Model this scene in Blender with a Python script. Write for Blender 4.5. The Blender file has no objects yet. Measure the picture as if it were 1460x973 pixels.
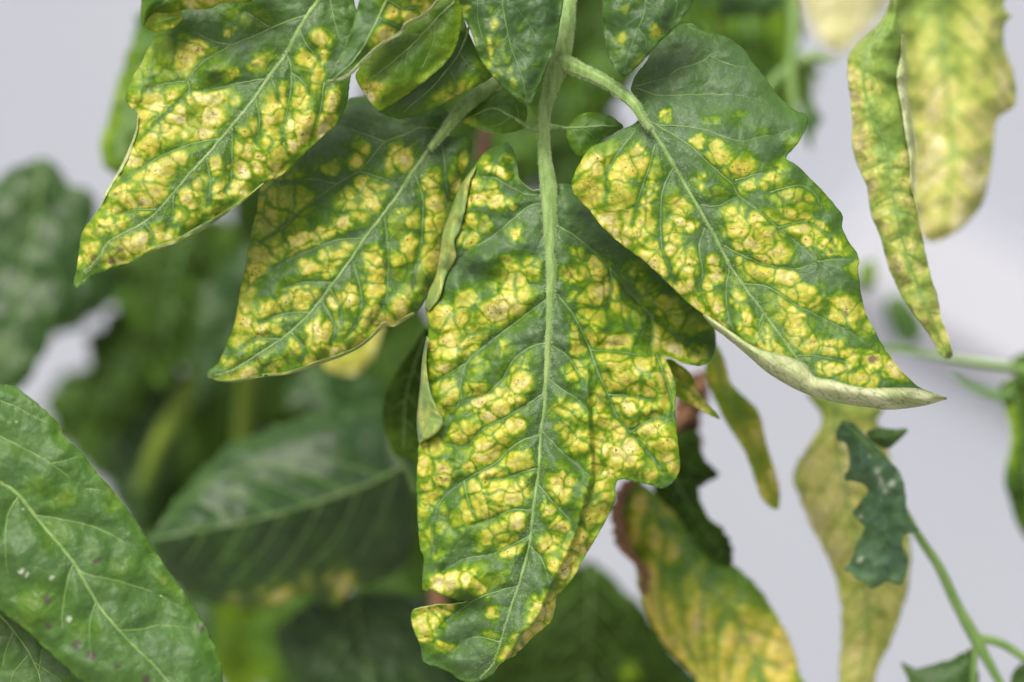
import bpy, math, random
import numpy as np
from mathutils import Vector, Matrix
from mathutils.geometry import delaunay_2d_cdt
from mathutils.kdtree import KDTree

random.seed(4)
rng = np.random.default_rng(7)
scn = bpy.context.scene
COL = scn.collection

# ------------------------------------------------------------------ camera
D = 0.608                      # metres from the lens to the leaf in focus
LENS, SENSOR = 100.0, 36.0
PITCH = math.radians(12)
FOCUS = Vector((0, 0, 1.2))
FWD = Vector((0, math.cos(PITCH), -math.sin(PITCH)))
UP = Vector((0, math.sin(PITCH), math.cos(PITCH)))
CAM = FOCUS - FWD * D
K = SENSOR / LENS / 1460.0
cd = bpy.data.cameras.new('camera'); cam = bpy.data.objects.new('camera', cd); COL.objects.link(cam)
cam.location = CAM; cam.rotation_euler = (math.radians(90) - PITCH, 0, 0)
cd.lens, cd.sensor_width, cd.clip_start, cd.clip_end = LENS, SENSOR, 0.02, 200
cd.dof.use_dof = True; cd.dof.focus_distance = D - 0.003; cd.dof.aperture_fstop = 5.0
scn.camera = cam

# ------------------------------------------------------------------ sky, sun, exposure
SUN_EL, SUN_AZ = math.radians(56), math.radians(201)     # azimuth clockwise from +Y: high over the camera's left shoulder
w = bpy.data.worlds.new('World'); scn.world = w; w.use_nodes = True
nt = w.node_tree
sky = nt.nodes.new('ShaderNodeTexSky'); sky.sky_type = 'NISHITA'; sky.sun_disc = False
sky.sun_elevation = SUN_EL; sky.sun_rotation = SUN_AZ; sky.dust_density = 8.0; sky.air_density = 0.6; sky.ozone_density = 0.6
nt.links.new(sky.outputs[0], nt.nodes['Background'].inputs[0]); nt.nodes['Background'].inputs[1].default_value = 0.065
sd = bpy.data.lights.new('sun', 'SUN'); sun = bpy.data.objects.new('sun', sd); COL.objects.link(sun)
sd.energy, sd.angle, sd.color = 1.5, math.radians(28), (1, 0.98, 0.94)
sdir = Vector((math.sin(SUN_AZ) * math.cos(SUN_EL), math.cos(SUN_AZ) * math.cos(SUN_EL), math.sin(SUN_EL)))
sun.rotation_euler = sdir.to_track_quat('Z', 'Y').to_euler(); sun.location = (0.5, -1, 3)
vs = scn.view_settings; vs.view_transform = 'Standard'; vs.look = 'None'; vs.exposure = 1.36; vs.gamma = 1
vs.use_curve_mapping = False
scn.cycles.use_denoising = True
scn.cycles.max_bounces = 10; scn.cycles.diffuse_bounces = 5; scn.cycles.transmission_bounces = 8


# ------------------------------------------------------------------ maths helpers
def pos(px, py, d):
    """points at image position px, py of the traced outline and d millimetres behind the focus plane, numpy"""
    px, py, d = (np.asarray(a, float) for a in (px, py, d))
    z = D + d * 0.001
    f, u = np.array(FWD), np.array(UP)
    x = (px - 730.0) * K * z; y = (486.5 - py) * K * z
    return np.array(CAM) + f * z[..., None] + np.array([1., 0, 0]) * x[..., None] + u * y[..., None]


_perm = np.random.default_rng(99).integers(0, 256, 65536)
_ga = np.random.default_rng(98).uniform(0, 2 * math.pi, 256)


def _h(i, j, s):
    return _ga[_perm[(i * 73 + j * 1999 + s * 7919 + _perm[(j * 31 + s * 17 + 5) & 65535] * 13) & 65535]]


def gnoise(x, y, s=0):
    xi, yi = np.floor(x).astype(int), np.floor(y).astype(int)
    fx, fy = x - xi, y - yi
    u, v = fx * fx * fx * (fx * (fx * 6 - 15) + 10), fy * fy * fy * (fy * (fy * 6 - 15) + 10)
    def g(a, b):
        t = _h(xi + a, yi + b, s)
        return np.cos(t) * (fx - a) + np.sin(t) * (fy - b)
    return ((g(0, 0) * (1 - u) + g(1, 0) * u) * (1 - v) + (g(0, 1) * (1 - u) + g(1, 1) * u) * v) * 1.6


def fbm(x, y, scale, s=0, octv=3):
    r, a = 0, 1.0
    for o in range(octv):
        r = r + a * gnoise(x / scale * 2 ** o, y / scale * 2 ** o, s + o * 11); a *= .5
    return r


def sstep(a, b, x):
    t = np.clip((x - a) / (b - a), 0, 1)
    return t * t * (3 - 2 * t)


def crom(p, step, closed):
    """Catmull-Rom through p, resampled to about step"""
    p = np.asarray(p, float).reshape(-1, 2)
    if len(p) == 2:
        p = np.array([p[0], p.mean(0), p[1]])
    n = len(p)
    if closed:
        q = np.vstack([p[-1], p, p[0], p[1]]); m = n
    else:
        q = np.vstack([2 * p[0] - p[1], p, 2 * p[-1] - p[-2]]); m = n - 1
    t = np.linspace(0, 1, 12, endpoint=False)[:, None]
    res = []
    for i in range(m):
        a, b, c, e = q[i], q[i + 1], q[i + 2], q[i + 3]
        res.append(.5 * (2 * b + (c - a) * t + (2 * a - 5 * b + 4 * c - e) * t ** 2 + (3 * b - a - 3 * c + e) * t ** 3))
    r = np.vstack(res)
    if not closed:
        r = np.vstack([r, p[-1]])
    seg = np.vstack([r, r[:1]]) if closed else r
    L = np.concatenate([[0], np.cumsum(np.hypot(*np.diff(seg, axis=0).T))])
    k = max(4, int(L[-1] / step))
    tt = np.linspace(0, L[-1], k, endpoint=not closed)
    return np.stack([np.interp(tt, L, seg[:, 0]), np.interp(tt, L, seg[:, 1])], 1)


def pdist(P, line, closed=False):
    """distance, side (+1/-1) and place along the line for every point"""
    a = line; b = np.roll(line, -1, 0) if closed else None
    if not closed:
        a, b = line[:-1], line[1:]
    out = np.empty(len(P)); side = np.empty(len(P)); tt = np.empty(len(P))
    ab = b - a; l2 = (ab ** 2).sum(1) + 1e-9
    cum = np.concatenate([[0], np.cumsum(np.sqrt(l2))])
    for i in range(0, len(P), 4000):
        q = P[i:i + 4000]
        ap = q[:, None] - a[None]
        t = np.clip((ap * ab).sum(2) / l2, 0, 1)
        dv = ap - t[..., None] * ab
        dd = (dv ** 2).sum(2); j = dd.argmin(1); r = np.arange(len(q))
        out[i:i + 4000] = np.sqrt(dd[r, j])
        cr = ab[j, 0] * ap[r, j, 1] - ab[j, 1] * ap[r, j, 0]
        side[i:i + 4000] = np.sign(cr)
        tt[i:i + 4000] = (cum[j] + t[r, j] * np.sqrt(l2[j])) / cum[-1]
    return out, side, tt


def dense(line, closed=False, n=3):
    b = np.roll(line, -1, 0) if closed else line[1:]
    a = line if closed else line[:-1]
    return np.vstack([a + (b - a) * (k / n) for k in range(n)] + [line[-1:]])


def kd_dist(P, S, k=1):
    """distance from every point of P to its nearest (k = 2: nearest two) points of S"""
    t = KDTree(len(S))
    for i, p in enumerate(S.tolist()):
        t.insert((p[0], p[1], 0), i)
    t.balance()
    if k == 1:
        f = t.find
        return np.array([f((p[0], p[1], 0))[2] for p in P.tolist()])
    f = t.find_n
    return np.array([[q[2] for q in f((p[0], p[1], 0), 2)] for p in P.tolist()])


def inside(P, poly):
    x, y = P[:, 0], P[:, 1]
    c = np.zeros(len(P), bool)
    x0, y0 = poly[:, 0], poly[:, 1]; x1, y1 = np.roll(x0, -1), np.roll(y0, -1)
    for i in range(len(poly)):
        if y0[i] == y1[i]:
            continue
        m = ((y0[i] > y) != (y1[i] > y)) & (x < (x1[i] - x0[i]) * (y - y0[i]) / (y1[i] - y0[i]) + x0[i])
        c ^= m
    return c


# ------------------------------------------------------------------ materials
def srgb(r, g, b):
    f = lambda c: (c / 12.92 if c <= .04045 else ((c + .055) / 1.055) ** 2.4)
    return (f(r / 255), f(g / 255), f(b / 255), 1)


class NT:
    def __init__(self, name):
        self.m = bpy.data.materials.new(name); self.m.use_nodes = True
        self.t = self.m.node_tree; self.t.nodes.clear()
        self.out = self.n('OutputMaterial')
    def n(self, typ, **kw):
        o = self.t.nodes.new('ShaderNode' + typ)
        for k, v in kw.items():
            setattr(o, k, v)
        return o
    def l(self, a, b):
        self.t.links.new(a, b)
    def attr(self, name, out='Fac'):
        return self.n('Attribute', attribute_name=name).outputs[out]
    def math(self, op, a, b=None, c=None, clamp=False):
        o = self.n('Math', operation=op, use_clamp=clamp)
        for i, v in enumerate((a, b, c)):
            if v is None:
                continue
            if isinstance(v, (int, float)):
                o.inputs[i].default_value = v
            else:
                self.l(v, o.inputs[i])
        return o.outputs[0]
    def mix(self, f, a, b, blend='MIX'):
        o = self.n('Mix', data_type='RGBA', blend_type=blend)
        for i, v in ((0, f), (6, a), (7, b)):
            if isinstance(v, (int, float)):
                o.inputs[i].default_value = v
            elif isinstance(v, tuple):
                o.inputs[i].default_value = v
            else:
                self.l(v, o.inputs[i])
        return o.outputs[2]
    def noise(self, vec, scale, detail=3, rough=.55):
        o = self.n('TexNoise'); o.inputs['Scale'].default_value = scale
        o.inputs['Detail'].default_value = detail; o.inputs['Roughness'].default_value = rough
        self.l(vec, o.inputs['Vector']); return o.outputs['Fac']
    def rng(self, v, a, b, c=0., d=1.):
        o = self.n('MapRange', interpolation_type='SMOOTHSTEP'); self.l(v, o.inputs[0])
        for i, x in enumerate((a, b, c, d)):
            o.inputs[i + 1].default_value = x
        return o.outputs[0]
    def ramp(self, f, stops):
        o = self.n('ValToRGB'); e = o.color_ramp.elements
        while len(e) < len(stops):
            e.new(.5)
        for el, (p, c) in zip(e, stops):
            el.position = p; el.color = c
        self.l(f, o.inputs[0]); return o.outputs[0]


def leaf_material(name, dark=(84, 112, 74), mid=(72, 114, 20), lime=(128, 160, 12), yel=(212, 203, 76), pale=(234, 228, 174),
                  under=None, transl=.38, rough=.47, specks=1.0, spec=.45, tan=(220, 200, 160), tanw=.68):
    T = NT(name)
    uv = T.attr('leaf_uv', 'Vector')
    pig = T.attr('pigment'); core = T.attr('core'); net = T.attr('net'); spot = T.attr('spot'); dot = T.attr('dot'); rust = T.attr('rust')
    nz = T.noise(uv, 14, 4, .65)
    nf = T.noise(uv, 60, 3, .6)
    p = T.math('ADD', pig, T.math('MULTIPLY', T.math('SUBTRACT', nz, .5), .22))
    p = T.math('ADD', p, T.math('MULTIPLY', T.math('SUBTRACT', nf, .5), .16), clamp=True)
    c = T.ramp(p, [(0, srgb(*dark)), (.17, srgb(*mid)), (.42, srgb(*lime)), (.74, srgb(*yel)), (1, srgb(*pale))])
    # beige, slightly pink centres of the yellow islands
    bei = T.math('MULTIPLY', core, T.rng(T.noise(uv, 5, 2), .4, .68))
    c = T.mix(T.math('MULTIPLY', bei, tanw), c, srgb(*tan))
    # rusty specks in the islands
    sp = T.math('MULTIPLY', T.rng(T.noise(uv, 20, 3, .65), .575, .63), T.rng(T.noise(uv, 4, 2), .44, .56))
    sp = T.math('MULTIPLY', T.math('MULTIPLY', sp, T.rng(rust, .3, .75)), 1.0 * specks)
    c = T.mix(sp, c, srgb(128, 72, 40))
    # fine network of the smallest veins
    c = T.mix(T.math('MULTIPLY', net, .34), c, srgb(88, 128, 44))
    c = T.mix(T.math('MULTIPLY', spot, .72), c, srgb(78, 52, 62))
    c = T.mix(T.math('MULTIPLY', dot, .75), c, srgb(216, 224, 206))
    # leaf mottling
    c = T.mix(T.rng(T.noise(uv, 3.2, 4), .3, .75, .0, .22), c, T.mix(1.0, c, srgb(170, 176, 150), 'MULTIPLY'))
    if under is not None:
        c = T.mix(.5, c, srgb(*under))
        vo = T.n('TexVoronoi', feature='DISTANCE_TO_EDGE'); vo.inputs['Scale'].default_value = 7
        wv = T.n('TexNoise'); wv.inputs['Scale'].default_value = 5; T.l(uv, wv.inputs['Vector'])
        wm = T.n('VectorMath', operation='MULTIPLY_ADD'); T.l(wv.outputs['Color'], wm.inputs[0]); wm.inputs[1].default_value = (.22, .22, 0); T.l(uv, wm.inputs[2])
        T.l(wm.outputs[0], vo.inputs['Vector'])
        c = T.mix(T.rng(vo.outputs['Distance'], .0, .07, .75, 0.), c, srgb(120, 146, 84))
    # relief: cells of the leaf skin
    v = T.n('TexVoronoi', feature='F1'); v.inputs['Scale'].default_value = 26; T.l(uv, v.inputs['Vector'])
    h = T.math('ADD', T.math('MULTIPLY', v.outputs['Distance'], .6), T.math('MULTIPLY', nf, .8))
    h = T.math('SUBTRACT', h, T.math('MULTIPLY', net, .3))
    b = T.n('Bump'); b.inputs['Strength'].default_value = .42; b.inputs['Distance'].default_value = .00022
    T.l(h, b.inputs['Height'])
    pr = T.n('BsdfPrincipled'); T.l(c, pr.inputs['Base Color']); T.l(b.outputs[0], pr.inputs['Normal'])
    T.l(T.rng(nz, .25, .75, rough - .09, rough + .12), pr.inputs['Roughness'])
    pr.inputs['Specular IOR Level'].default_value = spec
    pr.inputs['Sheen Weight'].default_value = .08; pr.inputs['Sheen Roughness'].default_value = .4
    pr.inputs['Sheen Tint'].default_value = (.8, .95, .85, 1)
    tr = T.n('BsdfTranslucent'); T.l(T.mix(1.0, c, srgb(236, 244, 130), 'MULTIPLY'), tr.inputs['Color'])
    T.l(b.outputs[0], tr.inputs['Normal'])
    ms = T.n('MixShader'); ms.inputs[0].default_value = transl
    T.l(pr.outputs[0], ms.inputs[1]); T.l(tr.outputs[0], ms.inputs[2]); T.l(ms.outputs[0], T.out.inputs[0])
    return T.m


def plain_material(name, a, b, scale=60, rough=.55, bump=.3, dist=.0003, transl=0.0, coord='Object', stretch=None):
    T = NT(name)
    v = T.n('TexCoord').outputs[coord]
    if stretch:
        mp = T.n('Mapping'); mp.inputs['Scale'].default_value = stretch; T.l(v, mp.inputs['Vector']); v = mp.outputs[0]
    nz = T.noise(v, scale, 4, .6)
    c = T.mix(T.rng(nz, .3, .7), srgb(*a), srgb(*b))
    bm = T.n('Bump'); bm.inputs['Strength'].default_value = bump; bm.inputs['Distance'].default_value = dist
    T.l(T.noise(v, scale * 4, 3), bm.inputs['Height'])
    pr = T.n('BsdfPrincipled'); T.l(c, pr.inputs['Base Color']); T.l(bm.outputs[0], pr.inputs['Normal'])
    pr.inputs['Roughness'].default_value = rough
    pr.inputs['Sheen Weight'].default_value = .06
    sh = pr.outputs[0]
    if transl:
        tr = T.n('BsdfTranslucent'); T.l(c, tr.inputs['Color'])
        ms = T.n('MixShader'); ms.inputs[0].default_value = transl
        T.l(sh, ms.inputs[1]); T.l(tr.outputs[0], ms.inputs[2]); sh = ms.outputs[0]
    T.l(sh, T.out.inputs[0])
    return T.m


UNDER = (200, 208, 164)
M_LEAF = leaf_material('mottled_leaf')
M_UNDER = leaf_material('leaf_underside', under=UNDER, dark=(150, 176, 96), mid=(160, 184, 100), lime=(196, 204, 140), yel=(226, 226, 190), pale=(236, 232, 206), specks=.2, rough=.55)
M_UNDER_G = leaf_material('green_underside', under=(148, 170, 112), specks=.1, rough=.5)
M_SIDE = plain_material('side_vein_skin', (112, 142, 74), (92, 126, 56), 700, .5, .25, .0001, .15)
M_EDGE = plain_material('leaf_margin', (176, 188, 120), (150, 168, 90), 900, .6, transl=.2)
M_SHADED = leaf_material('shaded_leaf', dark=(32, 50, 10), mid=(54, 80, 12), transl=.08, spec=.12, rough=.6)  # green darkened so the shade of the dense foliage is in the colour
M_BLUE = leaf_material('blue_green_leaf', dark=(66, 96, 56), mid=(74, 110, 40), lime=(120, 148, 36), rough=.40)
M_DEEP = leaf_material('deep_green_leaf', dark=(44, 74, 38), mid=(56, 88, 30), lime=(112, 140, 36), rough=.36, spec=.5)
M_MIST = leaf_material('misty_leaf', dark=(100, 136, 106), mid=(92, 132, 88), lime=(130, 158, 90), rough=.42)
M_TEAL = leaf_material('grey_green_leaf', dark=(74, 110, 60), mid=(76, 118, 36), lime=(126, 156, 44), rough=.46, spec=.45)
M_TAN = leaf_material('tanned_leaf', dark=(84, 122, 58), mid=(98, 140, 44), lime=(158, 174, 44), yel=(236, 216, 90), pale=(246, 230, 164), tan=(240, 208, 184), tanw=.9)
M_PALE = leaf_material('withered_leaf', dark=(116, 150, 66), mid=(148, 174, 78), lime=(190, 200, 96), yel=(224, 217, 130), pale=(238, 232, 188), tan=(230, 206, 194), tanw=.85, rough=.5)
M_VEIN = plain_material('vein_skin', (124, 152, 82), (98, 132, 60), 700, .5, .25, .0001, .15)
M_VEIN_DK = plain_material('green_vein_skin', (92, 130, 62), (76, 114, 48), 700, .5, .25, .0001, .15)
M_STALK = plain_material('stalk_skin', (92, 126, 54), (132, 158, 90), 700, .6, .6, .0002, .08, stretch=(1, 1, .08))
M_STEM = plain_material('stem_skin', (120, 150, 80), (92, 128, 58), 120, .55, .3, .0002, .08)
M_DRY = plain_material('dry_leaf_skin', (150, 112, 78), (98, 66, 42), 90, .8, .6, .0008)
M_RUST = plain_material('rusty_stem_skin', (84, 44, 22), (60, 32, 18), 90, .8, .4, .0006)
M_HAIR = plain_material('leaf_hair', (206, 214, 184), (188, 200, 160), 300, .5, 0, .0001, .3)


# ------------------------------------------------------------------ objects
def empty(name, at, label, cat='leaf', group=None):
    o = bpy.data.objects.new(name, None); COL.objects.link(o)
    o.location = at; o.empty_display_size = .01
    o['label'] = label; o['category'] = cat
    if group:
        o['group'] = group
    return o


def mesh_obj(name, verts, faces, mats, parent=None, origin=(0, 0, 0), attrs=None, smooth=True):
    me = bpy.data.meshes.new(name)
    V = np.asarray(verts, float) - np.asarray(origin, float)
    me.from_pydata(V.tolist(), [], faces)
    for m in (mats if isinstance(mats, (list, tuple)) else [mats]):
        me.materials.append(m)
    if smooth:
        me.polygons.foreach_set('use_smooth', [True] * len(me.polygons))
    for k, v in (attrs or {}).items():
        if v.ndim == 2:
            a = me.attributes.new(k, 'FLOAT_VECTOR', 'POINT'); a.data.foreach_set('vector', v.astype(np.float32).ravel())
        else:
            a = me.attributes.new(k, 'FLOAT', 'POINT'); a.data.foreach_set('value', v.astype(np.float32))
    me.update()
    o = bpy.data.objects.new(name, me); COL.objects.link(o)
    if parent is not None:
        o.parent = parent
    else:
        o.location = origin
    return o


TUBES = {}


def tube(name, P3, rad, mat, parent, origin, sides=10, flat=1.0, cap=True, ridge=0.0):
    """tapered tube along 3-D points; flat squeezes it along the line of sight"""
    P3 = np.asarray(P3); n = len(P3); rad = np.broadcast_to(rad, n)
    tan = np.gradient(P3, axis=0); tan /= np.linalg.norm(tan, axis=1)[:, None] + 1e-12
    f = np.array(FWD)
    s = np.cross(tan, f); s /= np.linalg.norm(s, axis=1)[:, None] + 1e-9
    b = np.cross(s, tan)
    V, F = [], []
    for k in range(sides):
        a = 2 * math.pi * k / sides
        m = 1 + ridge * math.cos(5 * a + .6)
        V.append(P3 + s * (math.cos(a) * rad * m)[:, None] + b * (math.sin(a) * rad * flat * m)[:, None])
    V = np.stack(V, 1).reshape(-1, 3)
    for i in range(n - 1):
        for k in range(sides):
            k2 = (k + 1) % sides
            F.append((i * sides + k, i * sides + k2, (i + 1) * sides + k2, (i + 1) * sides + k))
    if cap:
        F.append(tuple(range(sides - 1, -1, -1))); F.append(tuple((n - 1) * sides + k for k in range(sides)))
    o = mesh_obj(name, V, F, mat, parent, origin)
    TUBES[o] = (P3, rad, flat, s, b, tan)
    return o


PX = K * D          # metres per traced unit at the focus plane


class Blade:
    def __init__(s, out, mid, veins=(), blobs=(), d0=0., g=(0, 0), curv=2., q=.8, qs=15., wave=.8, ws=70., crin=.25,
                 edge=1.2, step=3., extra=None, mat=None, under=None, thick=.22, cell=13., seed=0, base=0., halo=1.0, serr=.7,
                 spots=(), dots=(), jag=0., sink=.04, mesh=31., lacew=1., auto=0, vw=1.5, mw=4.5, along=0., fold=0., netamt=1.0, origin=None, vmat=None, green=1.0):
        s.__dict__.update({k: v for k, v in locals().items() if k != 's'})
        s.mat = mat or M_LEAF; s.under = under or M_UNDER; s.vmat = vmat or M_VEIN
        s.outp = np.asarray(out, float).reshape(-1, 2)
        b = crom(s.outp, step * .8, True)
        nrm = np.roll(b, -1, 0) - np.roll(b, 1, 0); nrm = np.stack([nrm[:, 1], -nrm[:, 0]], 1)
        nrm /= np.linalg.norm(nrm, axis=1)[:, None] + 1e-9
        b = b + nrm * (fbm(b[:, 0], b[:, 1], 13, seed + 3, 3) * serr)[:, None]
        if jag:
            t_ = np.linspace(0, 1, len(b), endpoint=False) * len(b) * step * .8
            saw = (t_ / 34 + .8 * fbm(b[:, 0], b[:, 1], 60, seed + 9, 2)) % 1.0
            b = b + nrm * (jag * (saw * 1.3 - .6) * (1 + .6 * gnoise(b[:, 0] / 50, b[:, 1] / 50, seed)))[:, None]
            k_ = np.array([.25, .5, .25]); b = np.stack([np.convolve(np.r_[b[-1, i], b[:, i], b[0, i]], k_, 'valid') for i in (0, 1)], 1)
        s.bound = b
        s.midl = crom(mid, 4, False)
        s.c0 = s.midl.mean(0)
        s.veinl = [crom(v, 4, False) for v in veins]
        if auto:
            s.auto_veins(auto)

    def auto_veins(s, n):
        L = len(s.midl)
        for i in range(n):
            for sd in (-1, 1):
                t = (i + .35 + .3 * (sd > 0)) / n * .9
                k = min(L - 2, int(t * (L - 1))); p = s.midl[k]; tg = s.midl[k + 1] - p; tg = tg / np.linalg.norm(tg)
                a = math.atan2(tg[1], tg[0]) + sd * math.radians(52)
                pts = [p]
                for j in range(60):
                    a -= sd * .022 + .03 * (random.random() - .5)
                    pn = pts[-1] + 6 * np.array([math.cos(a), math.sin(a)])
                    if not inside(pn[None], s.outp)[0]:
                        break
                    pts.append(pn)
                if len(pts) > 5:
                    s.veinl.append(crom(np.array(pts[:-1]), 5, False))

    def field(s, P):
        """everything known at points P: depth and pigments"""
        x, y = P[:, 0], P[:, 1]
        dm, side, tm = pdist(P, s.midl)
        db = kd_dist(P, dense(s.bound, True))
        dv = kd_dist(P, np.vstack([dense(v) for v in s.veinl])) if s.veinl else np.full(len(P), 1e3)
        dall = np.minimum(dm * .9, dv)
        d = s.d0 + s.g[0] * (x - s.c0[0]) / 100 + s.g[1] * (y - s.c0[1]) / 100
        d = d + s.curv * (dm / 100) ** 2 + s.along * (tm - .3) ** 2 + s.fold * side * np.minimum(dm, 200) / 100
        near = .6 * np.exp(-dall / s.qs) + .4 * np.exp(-(dall / s.qs) ** 2)
        inn = sstep(0, 22, db)
        d = d - s.q * (1 - near) * (.35 + .65 * inn) * (1 + .8 * gnoise(x / 38, y / 38, s.seed + 5))
        d = d + s.wave * fbm(x, y, s.ws, s.seed + 1, 2) + s.crin * fbm(x, y, 19, s.seed + 2, 2)
        d = d + s.edge * np.exp(-(db / 14) ** 2) * (1 + .9 * gnoise(x / 30, y / 30, s.seed + 8))
        if s.extra is not None:
            d = d + s.extra(x, y, dm, side, tm, db)
        return d, dm, dv, db, tm

    def build(s, parent, origin, name='leaflet', veins=True, label=None):
        st = s.step; b = s.bound
        lo, hi = b.min(0), b.max(0)
        xs = np.arange(lo[0], hi[0], st); ys = np.arange(lo[1], hi[1], st * .866)
        gx, gy = np.meshgrid(xs, ys); gx = gx + (np.arange(len(ys)) % 2)[:, None] * st * .5
        G = np.stack([gx.ravel(), gy.ravel()], 1) + rng.uniform(-.12, .12, (gx.size, 2)) * st
        G = G[inside(G, b)]
        G = G[kd_dist(G, dense(b, True)) > st * .55]
        P = np.vstack([b, G]); nb = len(b)
        r = delaunay_2d_cdt([Vector(p) for p in P.tolist()], [(i, (i + 1) % nb) for i in range(nb)], [], 1, 1e-4)
        P = np.array([tuple(v) for v in r[0]]); F = [tuple(f) for f in r[2]]
        # the triangles turn towards the viewer's side (upper face of the leaf)
        f0 = np.array(F); a, bb, c = P[f0[:, 0]], P[f0[:, 1]], P[f0[:, 2]]
        cr = (bb[:, 0] - a[:, 0]) * (c[:, 1] - a[:, 1]) - (bb[:, 1] - a[:, 1]) * (c[:, 0] - a[:, 0])
        F = [f if k < 0 else f[::-1] for f, k in zip(F, cr)]
        d, dm, dv, db, tm = s.field(P)
        x, y = P[:, 0], P[:, 1]
        # pigments
        wx = x + 6 * fbm(x, y, 22, s.seed + 20, 3) + 2 * fbm(x, y, 7, s.seed + 21, 2); wy = y + 6 * fbm(x, y, 22, s.seed + 40, 3) + 2 * fbm(x, y, 7, s.seed + 41, 2)
        fr = .16 * fbm(x, y, 9, s.seed + 77, 2)
        core = np.zeros(len(P)); halo = np.zeros(len(P)); r1 = np.full(len(P), 9.); r2 = np.full(len(P), 9.)
        cream = np.zeros(len(P)); br = random.Random(s.seed)
        for B in s.blobs:
            bx, by, rx, ry = B[:4]; rot = math.radians(B[4] if len(B) > 4 else 0); k = B[5] if len(B) > 5 else 1.
            ux, uy = wx - bx, wy - by
            rr = np.hypot((ux * math.cos(rot) + uy * math.sin(rot)) / rx, (-ux * math.sin(rot) + uy * math.cos(rot)) / ry) + fr
            k *= br.uniform(.72, 1.06); cr_ = br.random(); r2 = np.minimum(r2, np.maximum(r1, rr)); cream = np.where(rr < r1, cr_, cream); r1 = np.minimum(r1, rr)
            core = np.maximum(core, min(1, k) * sstep(1.6, .85, rr))
            halo = np.maximum(halo, min(1, k * 1.2) * sstep(2.9, 1.1, rr))
        # smallest veins: edges of irregular cells
        n = max(6, int((hi[0] - lo[0]) * (hi[1] - lo[1]) / s.cell ** 2))
        S = np.random.default_rng(s.seed + 1).uniform(lo, hi, (n, 2))
        q = np.stack([x + 3 * gnoise(x / 11, y / 11, s.seed), y + 3 * gnoise(x / 11, y / 11, s.seed + 4)], 1)
        d2 = kd_dist(q, S, 2); e = (d2[:, 1] - d2[:, 0]) * .5
        net = np.exp(-(e / 1.15) ** 2) * s.netamt
        n2 = max(6, int((hi[0] - lo[0]) * (hi[1] - lo[1]) / s.mesh ** 2))
        S2 = np.random.default_rng(s.seed + 2).uniform(lo, hi, (n2, 2))
        q2 = np.stack([x + 6 * gnoise(x / 19, y / 19, s.seed + 6), y + 6 * gnoise(x / 19, y / 19, s.seed + 7)], 1)
        d2 = kd_dist(q2, S2, 2); e2 = (d2[:, 1] - d2[:, 0]) * .5
        lace = np.exp(-(e2 / 1.7) ** 2)
        keep = 1 - .72 * s.green * np.exp(-(dv / 3.4) ** 2)
        keep *= 1 - .85 * s.green * np.exp(-(dm / 8) ** 2)
        keep *= 1 - .14 * s.green * np.exp(-(e / 2.0) ** 2)
        keep *= 1 - .58 * s.green * lace
        lane = np.exp(-((r2 - r1) / .2) ** 2) * sstep(2.6, 1.7, r2)
        keep *= 1 - .45 * s.green * lane
        lowf = fbm(x, y, 60, s.seed + 60, 3)
        rim = .11 * np.exp(-(db / 16) ** 2)  # limier margins: light through the thin edge, put into the pigment
        pig = s.base + .07 * lowf + rim + .43 * s.halo * halo * (.45 + .55 * keep) + (.36 + .14 * cream) * core * keep
        pig = pig - s.green * halo * (.13 * lace + .16 * np.exp(-(dv / 3) ** 2))
        c2 = sstep(1.15, .3, r1) * core * keep * (.25 + .75 * cream)
        z = np.zeros(len(P)); sp, dt = z.copy(), z.copy()
        for (bx, by, r_) in s.spots:
            sp = np.maximum(sp, sstep(1.25, .6, np.hypot(wx * .4 + x * .6 - bx, wy * .4 + y * .6 - by) / r_))
        for (bx, by, r_) in s.dots:
            dt = np.maximum(dt, sstep(1.2, .7, np.hypot(wx * .5 + x * .5 - bx, wy * .5 + y * .5 - by) / r_))
        d = d - .05 * (1 - np.exp(-(e / 3) ** 2)) * sstep(0, 8, db)
        far = 1 - np.exp(-(np.minimum(dm, dv) / 7) ** 2)
        d = d + .10 * lace * far * s.lacew + .05 * fbm(x, y, 8, s.seed + 90, 2)
        d = d + s.sink * far * (np.exp(-((r2 - r1) / .32) ** 2) * sstep(3.2, 2.0, r2) - .6 * sstep(1.5, .2, r1))
        V = pos(x, y, d)
        at = {'leaf_uv': np.stack([x / 100, y / 100, z + s.seed], 1), 'pigment': np.clip(pig, 0, 1), 'core': c2, 'rust': sstep(1.3, .45, r1) * core, 'net': net, 'spot': sp, 'dot': dt}
        s.origin = origin
        o = mesh_obj(name, V, F, [s.mat, s.under, M_EDGE], parent, origin, at)
        if label:
            o['label'] = label
        md = o.modifiers.new('thickness', 'SOLIDIFY'); md.thickness = s.thick * .001; md.offset = -1
        md.material_offset = 1; md.material_offset_rim = 2
        s.obj = o
        if veins:
            s.rib('midrib', s.midl, s.mw * 1.02, s.mw * .28, o, .62)
            for v in s.veinl:
                s.rib('side_vein', v, s.vw, s.vw * .35, o, .8)
        return o

    def rib(s, name, line, r0, r1, parent, flat):
        d = s.field(line)[0]
        t = np.linspace(0, 1, len(line))
        lx = line + np.stack([fbm(line[:, 0], line[:, 1], 14, 5, 2), fbm(line[:, 0], line[:, 1], 14, 9, 2)], 1) * .7
        rad = (r0 + (r1 - r0) * t ** .8) * PX * (1 + .12 * fbm(line[:, 0], line[:, 1], 9, 33, 2))
        P3 = pos(lx[:, 0], lx[:, 1], d - (.07 if name == 'midrib' else .07 - .12 * t ** 2))
        return tube(name, P3, rad, s.vmat if name == 'midrib' or s.vmat is not M_VEIN else M_SIDE, parent, s.origin, 8, flat)

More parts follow.
